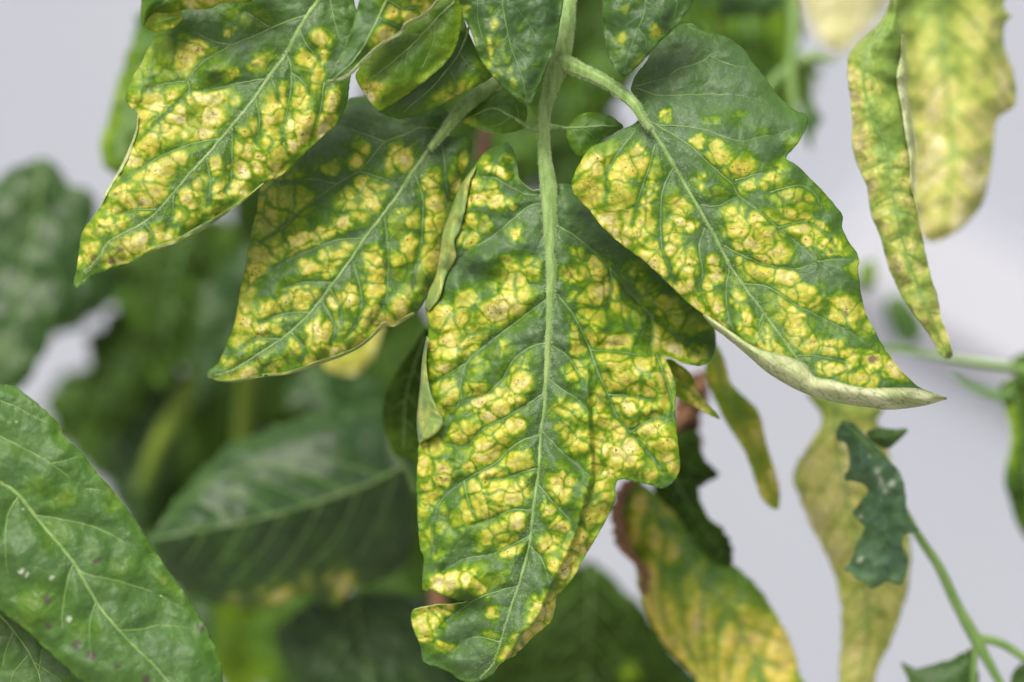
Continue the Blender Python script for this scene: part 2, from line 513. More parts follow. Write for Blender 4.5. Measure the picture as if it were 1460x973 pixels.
    def curl(s, A, B, bulge, lift=1.2, name='curled_edge', mat=None, n=10, seed=3):
        """margin rolled over: from the fold A (on the blade's outline) to the free edge B, seen from its pale underside"""
        m = 90
        a, b = crom(A, 3, False), crom(B, 3, False)
        ia, ib = np.linspace(0, len(a) - 1, m), np.linspace(0, len(b) - 1, m)
        a = np.stack([np.interp(ia, np.arange(len(a)), a[:, k]) for k in (0, 1)], 1)
        b = np.stack([np.interp(ib, np.arange(len(b)), b[:, k]) for k in (0, 1)], 1)
        da, db_ = s.field(a)[0], s.field(b)[0]
        wid = np.hypot(*(a - b).T)
        V, U = [], []
        for i in range(n + 1):
            t = i / n
            p = a * (1 - t) + b * t
            d = da * (1 - t) + (db_ - lift) * t - bulge * np.minimum(1, wid / 18) * math.sin(math.pi * min(1, t * 1.0)) ** .7
            d = d + .55 * fbm(p[:, 0], p[:, 1], 26, seed, 3) * min(1, t * 1.6)
            V.append(pos(p[:, 0], p[:, 1], d)); U.append(np.stack([p[:, 0] / 100 + .5 * t, p[:, 1] / 100, p[:, 0] * 0 + seed], 1))
        V = np.stack(V, 1).reshape(-1, 3); U = np.stack(U, 1).reshape(-1, 3); w_ = n + 1
        F = [(i * w_ + j, (i + 1) * w_ + j, (i + 1) * w_ + j + 1, i * w_ + j + 1) for i in range(m - 1) for j in range(n)]
        c = a - b; e = a[-1] - a[0]
        if (e[0] * c[m // 2, 1] - e[1] * c[m // 2, 0]) < 0:
            F = [f[::-1] for f in F]
        x, y = U[:, 0] * 100, U[:, 1] * 100
        z = np.zeros(len(V))
        at = {'leaf_uv': U, 'pigment': np.clip(.45 + .5 * fbm(x, y, 34, seed + 2, 3), 0, 1), 'core': z, 'net': z, 'spot': z, 'dot': z}
        o = mesh_obj(name, V, F, [mat or M_UNDER, M_LEAF, M_EDGE], s.obj, s.origin, at)
        md = o.modifiers.new('thickness', 'SOLIDIFY'); md.thickness = s.thick * .001; md.offset = -1
        md.material_offset = 1; md.material_offset_rim = 2
        return o


def fuzz(tub, parent, origin, n, lmin=.35, lmax=.9, wid=.035):
    """fine pale hairs standing on a stalk or rib, all in one mesh"""
    P3, rad, flat, s, b, tan = TUBES[tub]
    i = rng.integers(0, len(P3) - 1, n); f = rng.random(n)[:, None]
    a = rng.uniform(0, 2 * math.pi, n)
    r = rad[i][:, None]
    out = s[i] * np.cos(a)[:, None] + b[i] * (np.sin(a) * flat)[:, None]
    c = P3[i] * (1 - f) + P3[i + 1] * f + out * r * .96
    L = rng.uniform(lmin, lmax, n)[:, None] * .001
    dr = out + tan[i] * rng.uniform(-.2, .6, n)[:, None] + rng.normal(0, .18, (n, 3)); dr /= np.linalg.norm(dr, axis=1)[:, None]
    sd = np.cross(dr, np.array(FWD)); sd /= np.linalg.norm(sd, axis=1)[:, None] + 1e-9
    w_ = wid * .0005
    bend = np.array([0, 0, -1.]) * L * .15
    V = np.stack([c - sd * w_, c + sd * w_, c + dr * L * .6 + sd * w_ * .7, c + dr * L * .6 - sd * w_ * .7, c + dr * L + bend], 1).reshape(-1, 3)
    F = []
    for k in range(n):
        F += [(k * 5, k * 5 + 1, k * 5 + 2, k * 5 + 3), (k * 5 + 3, k * 5 + 2, k * 5 + 4)]
    o = mesh_obj('hairs', V, F, M_HAIR, parent, origin); o['kind'] = 'stuff'
    return o


def down(blade, n, reach=26, lmin=.25, lmax=.55, wid=.03):
    """short silvery down lying on the blade beside its veins"""
    ls = [dense(blade.midl)] * 5 + [dense(v) for v in blade.veinl]
    L = np.vstack(ls)
    p = L[rng.integers(0, len(L), n)] + rng.normal(0, reach * .45, (n, 2))
    p = p[inside(p, blade.outp)]; p = p[kd_dist(p, dense(blade.bound, True)) > 6]; n = len(p)
    d = blade.field(p)[0]
    a = rng.uniform(0, 2 * math.pi, n); l = rng.uniform(lmin, lmax, n) / .15
    q = p + np.stack([np.cos(a), np.sin(a)], 1) * l[:, None] * .8
    c, t = pos(p[:, 0], p[:, 1], d), pos(q[:, 0], q[:, 1], blade.field(q)[0] - .22 * rng.random(n) - .05)
    dr = t - c; sd = np.cross(dr, np.array(FWD)); sd /= np.linalg.norm(sd, axis=1)[:, None] + 1e-9
    w_ = wid * .0005
    V = np.stack([c - sd * w_, c + sd * w_, t], 1).reshape(-1, 3)
    o = mesh_obj('hairs', V, [(k * 3, k * 3 + 1, k * 3 + 2) for k in range(n)], M_HAIR, blade.obj, blade.origin); o['kind'] = 'stuff'
    return o


def px_tube(name, pts, rads, ds, mat, parent, origin, flat=1.0, step=4, sides=14, ridge=0.0):
    """tube through traced points with radius (traced units) and depth (mm) given at each"""
    pts = np.asarray(pts, float)
    L = np.concatenate([[0], np.cumsum(np.hypot(*np.diff(pts, axis=0).T))])
    c = crom(pts, step, False)
    Lc = np.linspace(0, L[-1], len(c))
    r = np.interp(Lc, L, rads); d = np.interp(Lc, L, ds)
    k = np.ones(5) / 5
    r = np.convolve(np.pad(r, 2, 'edge'), k, 'valid'); d = np.convolve(np.pad(d, 2, 'edge'), k, 'valid')
    r = r * (1 + .05 * fbm(c[:, 0], c[:, 1], 16, 71, 2))
    return tube(name, pos(c[:, 0], c[:, 1], d), r * K * (D + d * .001), mat, parent, origin, sides, flat, ridge=ridge)


def leaf(label, blade, at=None, name='tomato_leaf', group=None, veins=True):
    """a leaf that is a thing of its own: Empty at the base, blade with midrib and side veins"""
    m = blade.midl[0]
    o = Vector(pos(m[0], m[1], blade.d0 + 2.0))
    e = empty(name, o, label, 'leaf', group)
    blade.build(e, o, 'blade', veins)
    return e


def stalk_of(e, blade, pts, rads, ds, mat=None):
    return px_tube('stalk', pts, rads, ds, mat or M_STALK, e, e.location)


# ================================================================== setting
def setting():
    T = NT('painted_wall'); tc = T.n('TexCoord').outputs['Object']
    c = T.mix(T.rng(T.noise(tc, 1.6, 3), .3, .7), srgb(150, 156, 167), srgb(156, 161, 171))
    pr = T.n('BsdfPrincipled'); T.l(c, pr.inputs['Base Color']); pr.inputs['Roughness'].default_value = .7
    T.l(pr.outputs[0], T.out.inputs[0])
    y = 1.25
    v = [(-4, y, -.2), (4, y, -.2), (4, y, 2.9), (-4, y, 2.9), (-4, y + .1, -.2), (4, y + .1, -.2), (4, y + .1, 2.9), (-4, y + .1, 2.9)]
    f = [(0, 1, 2, 3), (5, 4, 7, 6), (4, 0, 3, 7), (1, 5, 6, 2), (3, 2, 6, 7), (4, 5, 1, 0)]
    wl = mesh_obj('wall', v, f, T.m, smooth=False); wl['kind'] = 'structure'
    G = plain_material('pale_floor', (150, 148, 142), (128, 126, 120), 3, .8, .2, .002)
    g = mesh_obj('ground', [(-30, -30, 0), (30, -30, 0), (30, 30, 0), (-30, 30, 0)], [(0, 1, 2, 3)], G, smooth=False)  # out of view below, included to bounce light up at the leaves
    g['kind'] = 'structure'
    # white slanting brace on the wall
    def on_wall(px, py, yy):
        q = pos(np.float64(px), np.float64(py), np.float64(0)); c = np.array(CAM); return c + (q - c) * (yy - c[1]) / (q[1] - c[1])
    a, b = on_wall(1215, 318, y - .012), on_wall(1640, 560, y - .012)
    wm = plain_material('white_paint', (178, 182, 190), (172, 176, 185), 6, .5, .1, .001)
    dr = (b - a) / np.linalg.norm(b - a); up = np.cross(np.array([0, 1., 0]), dr); h = .036
    V = []
    for p in (a, b):
        for sy, sz in ((-.012, -h), (-.012, h), (.011, h), (.011, -h)):
            V.append(p + np.array([0, sy, 0]) + up * sz)
    br = mesh_obj('wall_brace', V, [(0, 1, 2, 3), (7, 6, 5, 4), (0, 4, 5, 1), (1, 5, 6, 2), (2, 6, 7, 3), (3, 7, 4, 0)], wm, smooth=False)
    br['label'] = 'blurred white slanting brace on the pale grey wall behind the plant'; br['category'] = 'brace'


setting()

# ================================================================== the compound leaf in focus
o_main = Vector(pos(806, -30, 6.))
main = empty('compound_leaf', o_main, 'large drooping leaf on a hairy pale green stalk with three big yellow-mottled leaflets', 'leaf')

C_OUT = [768, 271, 754, 269, 741, 255, 736, 236, 734, 221, 728, 208, 722, 203, 707, 208, 691, 218, 680, 232, 670, 245, 658, 262, 646, 290, 637, 315,
         630, 336, 625, 374, 620, 397, 611, 415, 607, 437, 611, 468, 604, 512, 599, 557, 595, 601, 597, 628, 596, 651, 594, 687, 596, 745, 599, 783, 604, 795,
         602, 839, 615, 841, 634, 849, 652, 856, 668, 857.5, 652, 861, 630, 863, 607, 865, 589, 871, 586, 884, 593, 906, 600, 925, 604, 944, 621, 950,
         640, 958, 656, 970, 675, 972, 687, 970, 701, 962, 712, 947, 731, 936, 747, 923, 760, 909, 776, 895, 785, 887, 791, 868, 795, 850, 813, 830,
         829, 802, 848, 770, 864, 742, 876, 716, 881, 685, 911, 688, 930, 693, 946, 697, 959, 688, 970, 668, 966, 626, 963, 585, 963, 550, 955, 522,
         948, 508, 974, 517, 996, 522, 1012, 516, 1020, 497, 1020, 471, 1010, 452, 985, 425, 950, 390, 910, 345, 870, 300, 830, 268, 800, 262, 786, 268]
C_MID = [779, 268, 783, 330, 786, 400, 785, 430, 783, 470, 780, 520, 776, 580, 771, 620, 768, 670, 761, 723, 755, 776, 741, 830, 728, 868, 716, 909, 703, 947, 684, 968]
C_VEINS = [[772, 290, 754, 295, 736, 309, 718, 325, 696, 342, 671, 356, 650, 374, 635, 388], [768, 279, 748, 277, 727, 266, 707, 255, 682, 251],
           [783, 424, 750, 449, 716, 475, 687, 497, 665, 519, 657, 550, 657, 569, 643, 598, 638, 613], [665, 519, 640, 533, 615, 547],
           [780, 489, 759, 494, 742, 505, 729, 518, 717, 540, 706, 550, 697, 560, 662, 571], [776, 562, 744, 582, 716, 598, 687, 613, 665, 636, 638, 633],
           [770, 620, 744, 629, 722, 645, 706, 661, 662, 686, 630, 713, 618, 748, 621, 789], [766, 668, 745, 674, 719, 682, 695, 684],
           [756, 765, 725, 780, 703, 790, 660, 798, 632, 815], [740, 836, 712, 843, 678, 855, 659, 868, 637, 884], [714, 916, 675, 909, 646, 928],
           [786, 322, 800, 325, 818, 336, 836, 350, 856, 368, 870, 383, 899, 418, 927, 449, 959, 475, 996, 503], [930, 452, 929, 481, 925, 506],
           [787, 415, 798, 424, 817, 449, 832, 478, 842, 500, 854, 535, 867, 563, 878, 591, 899, 617, 924, 645, 946, 673],
           [784, 492, 807, 506, 820, 525, 830, 545], [780, 540, 804, 557, 823, 569, 837, 582], [773, 615, 798, 642, 820, 661, 839, 676],
           [766, 690, 788, 716, 813, 742, 818, 757], [757, 780, 772, 798, 782, 824, 783, 838], [936, 505, 955, 560, 960, 600],
           [867, 563, 900, 565, 930, 570], [842, 500, 880, 502, 922, 508], [870, 383, 872, 410, 865, 440], [899, 617, 925, 600, 945, 596],
           [760, 728, 730, 728, 700, 740, 672, 748], [662, 686, 668, 715, 680, 742]]
C_BLOBS = [(738, 393, 24, 15, -20), (719, 437, 32, 16, -30), (665, 427, 15, 11, -30, .8), (646, 451, 25, 15), (654, 490, 26, 17), (621, 497, 9, 11), (681, 475, 14, 10, 0, .7),
           (706, 500, 14, 9, -20), (627, 525, 14, 11), (640, 557, 18, 14), (637, 577, 14, 12), (681, 519, 12, 9, 0, .7), (675, 553, 14, 10), (750, 512, 11, 10, 0, .7),
           (738, 542, 15, 16), (716, 560, 10, 12), (735, 571, 11, 9), (716, 582, 11, 9), (684, 572, 18, 11, -20), (694, 594, 12, 8), (665, 618, 22, 11, -15), (706, 615, 15, 10, -20),
           (735, 607, 10, 11), (697, 642, 24, 15, -25), (738, 658, 20, 14, 0, .7), (618, 639, 15, 9), (630, 676, 14, 13), (667, 665, 10, 9), (605, 664, 8, 10),
           (813, 394, 11, 9), (845, 393, 18, 17), (861, 415, 18, 15), (828, 427, 12, 8), (845, 451, 18, 10), (886, 437, 9, 14, 0, .8), (905, 386, 11, 8, 0, .7), (921, 408, 14, 8, 20, .8),
           (946, 437, 22, 12, 10, .85), (914, 449, 10, 12, 0, .6), (943, 484, 14, 20), (960, 496, 17, 9, 20), (977, 462, 28, 11, 10, .65), (990, 506, 14, 9, 20, .8), (820, 478, 6, 12),
           (824, 501, 8, 9), (845, 481, 10, 11), (878, 486, 18, 11), (870, 516, 25, 12), (883, 544, 22, 11), (914, 522, 14, 12), (940, 512, 8, 9), (921, 557, 14, 10), (946, 538, 10, 10),
           (952, 566, 10, 16), (895, 578, 18, 16), (930, 588, 11, 14), (921, 610, 18, 10), (883, 613, 12, 16), (892, 645, 20, 18), (936, 629, 20, 12), (952, 656, 12, 14), (924, 669, 14, 13),
           (854, 569, 9, 16), (858, 601, 10, 10), (851, 626, 9, 10), (848, 658, 9, 14), (869, 673, 9, 10), (820, 531, 11, 12), (807, 582, 14, 12), (824, 594, 11, 10), (823, 629, 16, 14), (801, 613, 8, 7),
           (615, 701, 12, 14), (694, 694, 28, 18, -20), (738, 704, 15, 16), (703, 726, 22, 11, -20), (675, 729, 15, 20), (640, 748, 16, 18, 0, .6), (731, 745, 16, 11, -30), (703, 762, 16, 11),
           (728, 783, 13, 9, -30), (687, 784, 8, 5, 0, .6), (624, 786, 8, 8, 0, .7), (652, 827, 22, 11, -15), (697, 832, 18, 9, -15), (627, 830, 10, 8), (722, 817, 8, 5, 0, .5), (701, 874, 8, 7, 0, .7),
           (801, 694, 13, 18, 15), (782, 726, 8, 9), (798, 751, 12, 9), (785, 773, 13, 12), (788, 805, 9, 9), (763, 865, 8, 10), (612, 871, 16, 7), (640, 871, 10, 6, 0, .8), (608, 890, 15, 10),
           (608, 906, 10, 8), (634, 923, 13, 7), (700, 909, 8, 5, 0, .6), (719, 933, 9, 8), (851, 707, 11, 18), (842, 738, 12, 14), (829, 770, 12, 16), (813, 789, 10, 9), (807, 814, 12, 12),
           (782, 868, 10, 10), (769, 880, 9, 9), (757, 903, 10, 9), (741, 918, 10, 8), (707, 243, 15, 7, 30), (725, 227, 6, 5, 0, .6), (698, 273, 8, 11), (679, 275, 9, 15), (709, 288, 16, 6),
           (730, 293, 6, 5), (670, 316, 9, 9), (668, 340, 12, 9), (736, 334, 7, 9), (691, 322, 7, 10, 0, .6), (723, 372, 9, 6, 0, .5), (756, 384, 14, 13), (822, 361, 6, 7, 0, .6), (849, 379, 14, 9, 0, .8),
           (625, 730, 9, 10, 0, .6), (612, 770, 8, 14, 0, .8), (604, 720, 6, 20, 0, .8), (868, 640, 6, 12), (836, 668, 7, 10, 0, .8), (850, 715, 16, 40, 15, .7), (822, 790, 14, 36, 30, .7), (775, 880, 14, 30, 40, .7)]
CRE = np.array([[815, 430], [830, 470], [837, 494], [838, 557], [839, 601], [843, 654], [842, 685], [832, 720], [820, 761], [807, 792], [794, 817], [785, 836], [772, 868], [760, 890], [744, 906], [720, 940]], float)


def c_extra(x, y, dm, side, tm, db):
    xc = np.interp(y, CRE[:, 1], CRE[:, 0])
    r = x - xc
    on = sstep(500, 600, y)
    d = 3.0 * sstep(-1, 7, r) * on - 1.2 * np.exp(-(np.minimum(r, 0) / 12) ** 2) * on * sstep(30, 0, r) - .045 * np.clip(r - 6, 0, 60) * on          # the right half drops behind a ridge
    d = d + 5.0 * sstep(60, 160, r) * on * sstep(720, 690, y) * -1              # lobe lifts again
    d = d + 5.5 * sstep(846, 875, y) * sstep(745, 660, x)                       # torn tip twisted back
    up = sstep(800, 900, x) * sstep(520, 490, y)
    d = d + 9.0 * up                                                            # upper lobe sits deeper, under its neighbour
    d = d - 2.2 * np.exp(-(((x - 690) / 22) ** 2 + ((y - 372) / 18) ** 2)) + 2.4 * np.exp(-(((x - 672) / 14) ** 2 + ((y - 395) / 20) ** 2))
    return d


bC = Blade(C_OUT, C_MID, C_VEINS, C_BLOBS, d0=0, g=(-.5, -1.3), curv=1.2, q=1.45, qs=10, wave=1.2, ws=75, crin=.32, edge=1.2, step=2.3,
           extra=c_extra, seed=11, mw=4.6, vw=1.5)
bC.build(main, o_main, label='long drooping yellow-mottled leaflet with a torn twisted tip at the end of the stalk')
bC.curl([678, 236, 658, 262, 646, 290, 637, 315, 630, 336, 625, 374, 620, 397, 611, 415, 606, 440], [676, 250, 671, 258, 667, 282, 661, 310, 655, 332, 648, 345, 650, 368, 636, 396, 627, 425, 612, 444], 1.2, 1.0, mat=M_UNDER_G)
bC.curl([608, 480, 602, 512, 598, 557, 594, 601, 596, 629], [610, 484, 608, 520, 615, 560, 626, 588, 632, 606, 618, 622, 598, 632], 1.5, 2.6, seed=5, mat=M_UNDER_G)

R_OUT = [909, 172, 884, 187, 862, 202, 843, 210, 827, 232, 815, 261, 821, 280, 840, 299, 856, 321, 884, 347, 920, 374, 948, 400, 977, 429, 1002, 448, 1015, 465, 1046, 490,
         1068, 508, 1097, 533, 1141, 558, 1188, 572, 1235, 580, 1270, 584, 1314, 579, 1343, 571, 1350, 568, 1324, 558, 1311, 552, 1289, 533, 1264, 501, 1248, 473, 1235, 448,
         1229, 426, 1224, 388, 1224, 366, 1210, 344, 1201, 325, 1202, 309, 1190, 292, 1168, 267, 1136, 236, 1121, 226, 1133, 210, 1147, 188, 1151, 166, 1133, 157, 1111, 138,
         1095, 116, 1080, 98, 1061, 72, 1042, 56, 1020, 48, 998, 42, 986, 34, 966, 37, 940, 60, 920, 90, 905, 110, 900, 130, 912, 150]
R_MID = [913, 163, 941, 204, 961, 237, 982, 273, 1001, 305, 1027, 353, 1046, 388, 1078, 432, 1106, 470, 1134, 508, 1153, 530]
R_VEINS = [[906, 126, 938, 136, 976, 136, 1020, 135, 1054, 136, 1092, 146], [904, 124, 928, 117, 953, 111], [955, 108, 966, 100, 998, 89, 1015, 78, 1039, 67], [1013, 82, 1048, 94, 1070, 98],
           [925, 172, 941, 179, 969, 180, 1001, 185, 1032, 195, 1058, 202, 1086, 195, 1114, 191, 1136, 179], [935, 178, 982, 207, 1013, 236, 1042, 261, 1054, 280, 1083, 302, 1109, 325, 1141, 350, 1166, 374, 1198, 400, 1216, 419],
           [998, 293, 1023, 294, 1051, 281], [1032, 351, 1056, 363, 1090, 378, 1134, 385, 1157, 400], [1062, 405, 1097, 411, 1134, 435, 1172, 454, 1210, 473, 1251, 501], [1136, 508, 1160, 508, 1204, 515],
           [1048, 258, 1083, 248, 1108, 240], [1098, 275, 1136, 265, 1160, 275, 1175, 305], [916, 172, 897, 198, 878, 223, 865, 248, 864, 273], [935, 205, 928, 232, 919, 258, 909, 289, 900, 324],
           [960, 240, 947, 267, 942, 302, 944, 353, 955, 385, 964, 405], [1005, 325, 997, 353, 1002, 391, 996, 416], [1040, 385, 1035, 416, 1038, 448, 1046, 470], [1088, 448, 1082, 470, 1090, 490],
           [1109, 325, 1150, 318, 1178, 335, 1190, 350], [1166, 374, 1195, 370, 1215, 372], [1134, 385, 1150, 380, 1166, 374]]
R_BLOBS = [(906, 217, 10, 9), (903, 239, 24, 13), (849, 236, 22, 13, -40), (834, 261, 14, 8, -30), (878, 261, 18, 16), (848, 277, 14, 18), (884, 283, 20, 14), (878, 308, 22, 16), (922, 296, 9, 22),
           (930, 266, 4, 8), (890, 333, 18, 12), (906, 336, 14, 10), (919, 321, 10, 14), (950, 166, 6, 6), (1012, 171, 10, 7, 0, .45), (1050, 166, 8, 5, 0, .45), (996, 201, 6, 6), (1020, 206, 7, 6),
           (1023, 223, 16, 10), (1058, 242, 20, 13), (1099, 254, 14, 14), (1064, 269, 10, 8), (1133, 283, 26, 12, 10), (996, 258, 7, 8), (1017, 277, 12, 6, 0, .5), (966, 292, 14, 13), (966, 311, 12, 9),
           (1048, 305, 14, 11), (1077, 314, 14, 10), (1114, 308, 16, 9), (1143, 321, 15, 12), (1168, 327, 9, 8), (1054, 330, 18, 9), (1095, 333, 18, 11), (957, 333, 12, 11), (985, 321, 7, 6),
           (1068, 350, 16, 9), (1185, 353, 14, 8), (1157, 345, 8, 7), (1100, 363, 20, 12), (1081, 388, 22, 14), (1056, 374, 7, 8), (1116, 397, 18, 12), (1141, 416, 17, 11), (1109, 432, 14, 17),
           (1134, 451, 13, 18), (1169, 435, 12, 10), (1201, 445, 22, 15), (1016, 375, 8, 9), (1023, 394, 11, 9), (980, 378, 13, 16), (961, 353, 12, 14), (933, 366, 14, 16), (1011, 416, 7, 16),
           (1024, 435, 8, 12), (986, 408, 10, 8), (1054, 429, 9, 12), (1065, 460, 9, 20, -15), (1089, 479, 10, 14), (1112, 498, 14, 9), (1153, 486, 16, 15), (1130, 479, 7, 8), (1185, 495, 12, 10),
           (1213, 508, 16, 8), (1245, 515, 14, 10), (1198, 527, 14, 6), (1229, 539, 20, 9), (1220, 381, 8, 9, 0, .6), (1232, 470, 7, 10, 0, .6), (1273, 527, 14, 10, 30, .9), (1179, 527, 10, 9),
           (948, 388, 8, 8), (967, 412, 12, 7, 40), (992, 436, 12, 6, 40), (1020, 460, 14, 5, 40), (1120, 480, 40, 30, 30, .25), (1090, 192, 10, 6, 0, .35), (1130, 200, 12, 8, 0, .35)]


def r_extra(x, y, dm, side, tm, db):
    # upper lobe tips back into the shade, lower edge sweeps forward
    return 7.0 * sstep(230, 60, y) - 2.0 * sstep(430, 580, y) + 1.8 * np.exp(-(((x - 1110) / 16) ** 2 + ((y - 215) / 25) ** 2))


bR = Blade(R_OUT, R_MID, R_VEINS, R_BLOBS, d0=-8, g=(-.2, -.6), curv=1.4, q=.7, qs=9, wave=1.1, ws=90, crin=.22, edge=1.0, step=2.5, extra=r_extra,
           seed=23, mw=4.0, vw=1.35, spots=((1245, 514, 7), (1185, 357, 3), (1206, 446, 3.5), (1172, 352, 2.5)))
bR.build(main, o_main, label='broad yellow-mottled leaflet with a rolled pale lower edge')
bR.curl([1002, 450, 1015, 465, 1046, 490, 1068, 509, 1097, 533.5, 1141, 558.5, 1188, 573, 1235, 581, 1270, 584.5, 1314, 579.5, 1343, 571.5, 1350, 568],
        [1006, 448, 1024, 460, 1056, 482, 1078, 495, 1108, 504, 1134, 512, 1151, 521, 1163, 537, 1188, 542, 1220, 551, 1251, 553, 1283, 553, 1313, 555, 1349, 567], 2.6, 1.6)

L2_OUT = [636, 193, 655, 196, 665, 193, 673, 204, 670, 221, 660, 254, 650, 287, 645, 311, 642, 327, 638, 363, 628, 399, 607, 428, 592, 448, 562, 465, 548, 465, 537, 476, 518, 492, 487, 508,
          455, 519, 411, 533, 372, 537, 342, 544, 312, 543, 298, 539, 297, 529, 304, 524, 312, 517, 323, 489, 334, 462, 342, 418, 348, 388, 354, 355, 360, 322, 367, 300, 370, 271,
          380, 250, 420, 205, 470, 165, 500, 140, 560, 138, 610, 150, 640, 160, 630, 180]
L2_MID = [628, 194, 608, 218, 589, 245, 570, 275, 549, 303, 520, 341, 498, 374, 471, 410, 444, 445, 413, 475, 372, 503, 331, 528, 306, 535]
L2_VEINS = [[632, 186, 603, 182, 576, 193, 548, 204, 529, 226, 510, 245, 482, 262, 455, 281, 425, 306, 400, 327, 370, 345], [550, 203, 515, 190, 482, 178], [480, 263, 444, 256, 400, 262],
            [512, 244, 543, 254, 572, 264], [520, 341, 482, 342, 455, 352, 422, 366, 394, 382], [474, 404, 433, 403, 405, 410], [590, 246, 602, 278, 603, 308, 600, 349, 592, 384, 588, 410],
            [628, 197, 633, 226, 636, 259, 639, 284], [548, 306, 553, 355, 553, 396, 549, 432, 523, 470], [502, 370, 515, 418, 512, 454, 493, 481], [458, 428, 477, 465, 472, 490], [415, 474, 432, 495, 428, 515],
            [444, 445, 405, 448, 370, 460], [400, 484, 365, 484, 345, 495], [470, 410, 485, 440, 487, 462]]
L2_BLOBS = [(565, 226, 9, 16, 20), (578, 226, 9, 13, 20), (521, 212, 6, 6, 0, .7), (507, 229, 8, 8, 0, .8), (507, 203, 9, 6, 0, .6), (469, 240, 14, 9, 0, .6), (523, 267, 14, 14), (515, 289, 22, 18), (548, 265, 7, 7, 0, .6),
            (493, 276, 8, 9, 0, .6), (619, 245, 8, 8, 0, .8), (614, 262, 11, 10), (622, 292, 13, 15), (647, 262, 7, 11, 0, .8), (661, 229, 5, 12, 0, .8), (644, 234, 6, 8, 0, .5), (589, 314, 9, 11), (573, 303, 8, 6),
            (619, 330, 12, 20), (567, 328, 11, 12), (488, 319, 10, 9), (471, 330, 7, 9), (455, 336, 9, 12), (427, 344, 16, 10), (414, 287, 24, 32, 0, .6), (385, 310, 18, 40, 0, .68), (352, 430, 10, 40, 10, .6), (466, 363, 9, 8), (482, 366, 10, 8),  # the wide weak blobs put the backlit left margin's glow into the pigment
            (498, 352, 7, 6), (444, 382, 12, 9), (466, 385, 12, 9), (405, 429, 10, 9), (424, 423, 18, 14), (424, 440, 14, 11), (444, 421, 9, 8), (389, 445, 16, 13), (353, 454, 14, 14), (372, 476, 14, 13),
            (348, 489, 13, 10), (394, 473, 8, 8), (367, 506, 16, 9, -30), (328, 519, 12, 7), (359, 401, 9, 13, 0, .9), (367, 382, 12, 9, 0, .7), (380, 363, 18, 14, 0, .6), (413, 355, 10, 8), (534, 369, 13, 12),
            (537, 385, 12, 9), (534, 410, 15, 16), (567, 369, 9, 11), (581, 355, 9, 18), (567, 393, 9, 11), (616, 366, 13, 18), (600, 396, 8, 18, 15), (501, 423, 10, 15), (479, 429, 8, 9),
            (529, 451, 12, 17), (487, 454, 11, 18), (449, 476, 9, 20), (466, 476, 7, 16), (419, 495, 10, 14), (400, 517, 9, 7), (507, 481, 9, 12), (479, 503, 8, 8), (444, 514, 10, 6), (570, 440, 10, 20, 30),
            (581, 418, 8, 20, 15), (553, 456, 12, 9), (334, 536, 14, 4), (353, 528, 10, 6), (386, 525, 6, 5)]
bL2 = Blade(L2_OUT, L2_MID, L2_VEINS, L2_BLOBS, d0=7, g=(-.4, -.8), curv=2.0, q=.9, qs=10, wave=1.0, crin=.3, edge=1.4, step=2.5, seed=37, mw=4.2, vw=1.4,
            extra=lambda x, y, dm, side, tm, db: 6 * sstep(300, 150, y) * sstep(600, 450, x) + 3 * sstep(600, 660, x))
bL2.build(main, o_main, label='yellow-mottled leaflet with a smooth curled lower margin')
bL2.curl([592, 448.5, 562, 466, 548, 466, 518, 493, 487, 509, 455, 520, 411, 534, 372, 538, 342, 545, 312, 544, 298, 539], [588, 446, 560, 461, 545, 461, 516, 490, 486, 505, 453, 515, 411, 530, 372, 534.5, 342, 540.5, 313, 541, 299, 537], .4, .4, seed=8, mat=M_UNDER_G)

# two small leaflets on the stalk
bS1 = Blade([748, 180, 751, 155, 740, 144, 715, 130, 691, 138, 672, 150, 655, 173, 674, 182, 710, 190, 737, 187], [766, 186, 729, 166, 702, 155, 674, 165],
            [[729, 167, 712, 178, 690, 182], [740, 172, 738, 156, 732, 144], [715, 160, 708, 145, 700, 140]], [(668, 172, 8, 5, 0, .4)],
            d0=9, g=(0, -1), curv=3, q=.5, step=3, seed=41, mw=2.4, vw=.9, base=.12)
bS1.build(main, o_main, label='small plain green leaflet under the tip of a spotted leaf')
bS2 = Blade([808, 182, 824, 166, 843, 160, 865, 163, 881, 172, 889, 182, 875, 191, 849, 207, 830, 226, 818, 217, 808, 198], [800, 183, 828, 182, 856, 180, 880, 180],
            [[815, 184, 825, 200, 830, 216], [828, 182, 842, 192, 850, 202], [830, 181, 842, 170, 852, 166]], [], d0=5, g=(.3, -1), curv=3, q=.5, step=3, seed=43, mw=2.2, vw=.9, base=.1)
bS2.build(main, o_main, label='small plain green leaflet beside the bare stalk')

# stalk and its side stalks
tail = np.array([(785, 330), (786, 400), (784.5, 440), (782, 490), (779.5, 535), (777, 570)], float)
st0 = px_tube('stalk', [(813, -35), (809, 20), (803, 62), (793, 100), (783, 132), (777, 160), (775, 188), (777, 230), (782, 268)] + [tuple(p) for p in tail],
              [10.5, 11, 14, 15, 10, 8.5, 8.4, 9.4, 12.5, 10, 7.8, 6.2, 5.2, 4.4, 3.2], [9, 7, 5.5, 4.5, 4.2, 4, 3.8, 3.6, 3.3] + [float(v) for v in bC.field(tail)[0] + [-1.0, -.75, -.55, -.4, -.2, .2]], M_STALK, main, o_main, .75, sides=30, ridge=.05)
st1 = px_tube('side_stalk', [(795, 84), (812, 93), (832, 102), (855, 112), (880, 128), (903, 148), (916, 168), (928, 186)], [11, 13, 9.6, 8.8, 8.8, 8.2, 6, 4], [5, 3.5, 1.5, -1.5, -5, -7.5, -8.6, -8.8], M_STALK, main, o_main, sides=30, ridge=.05)
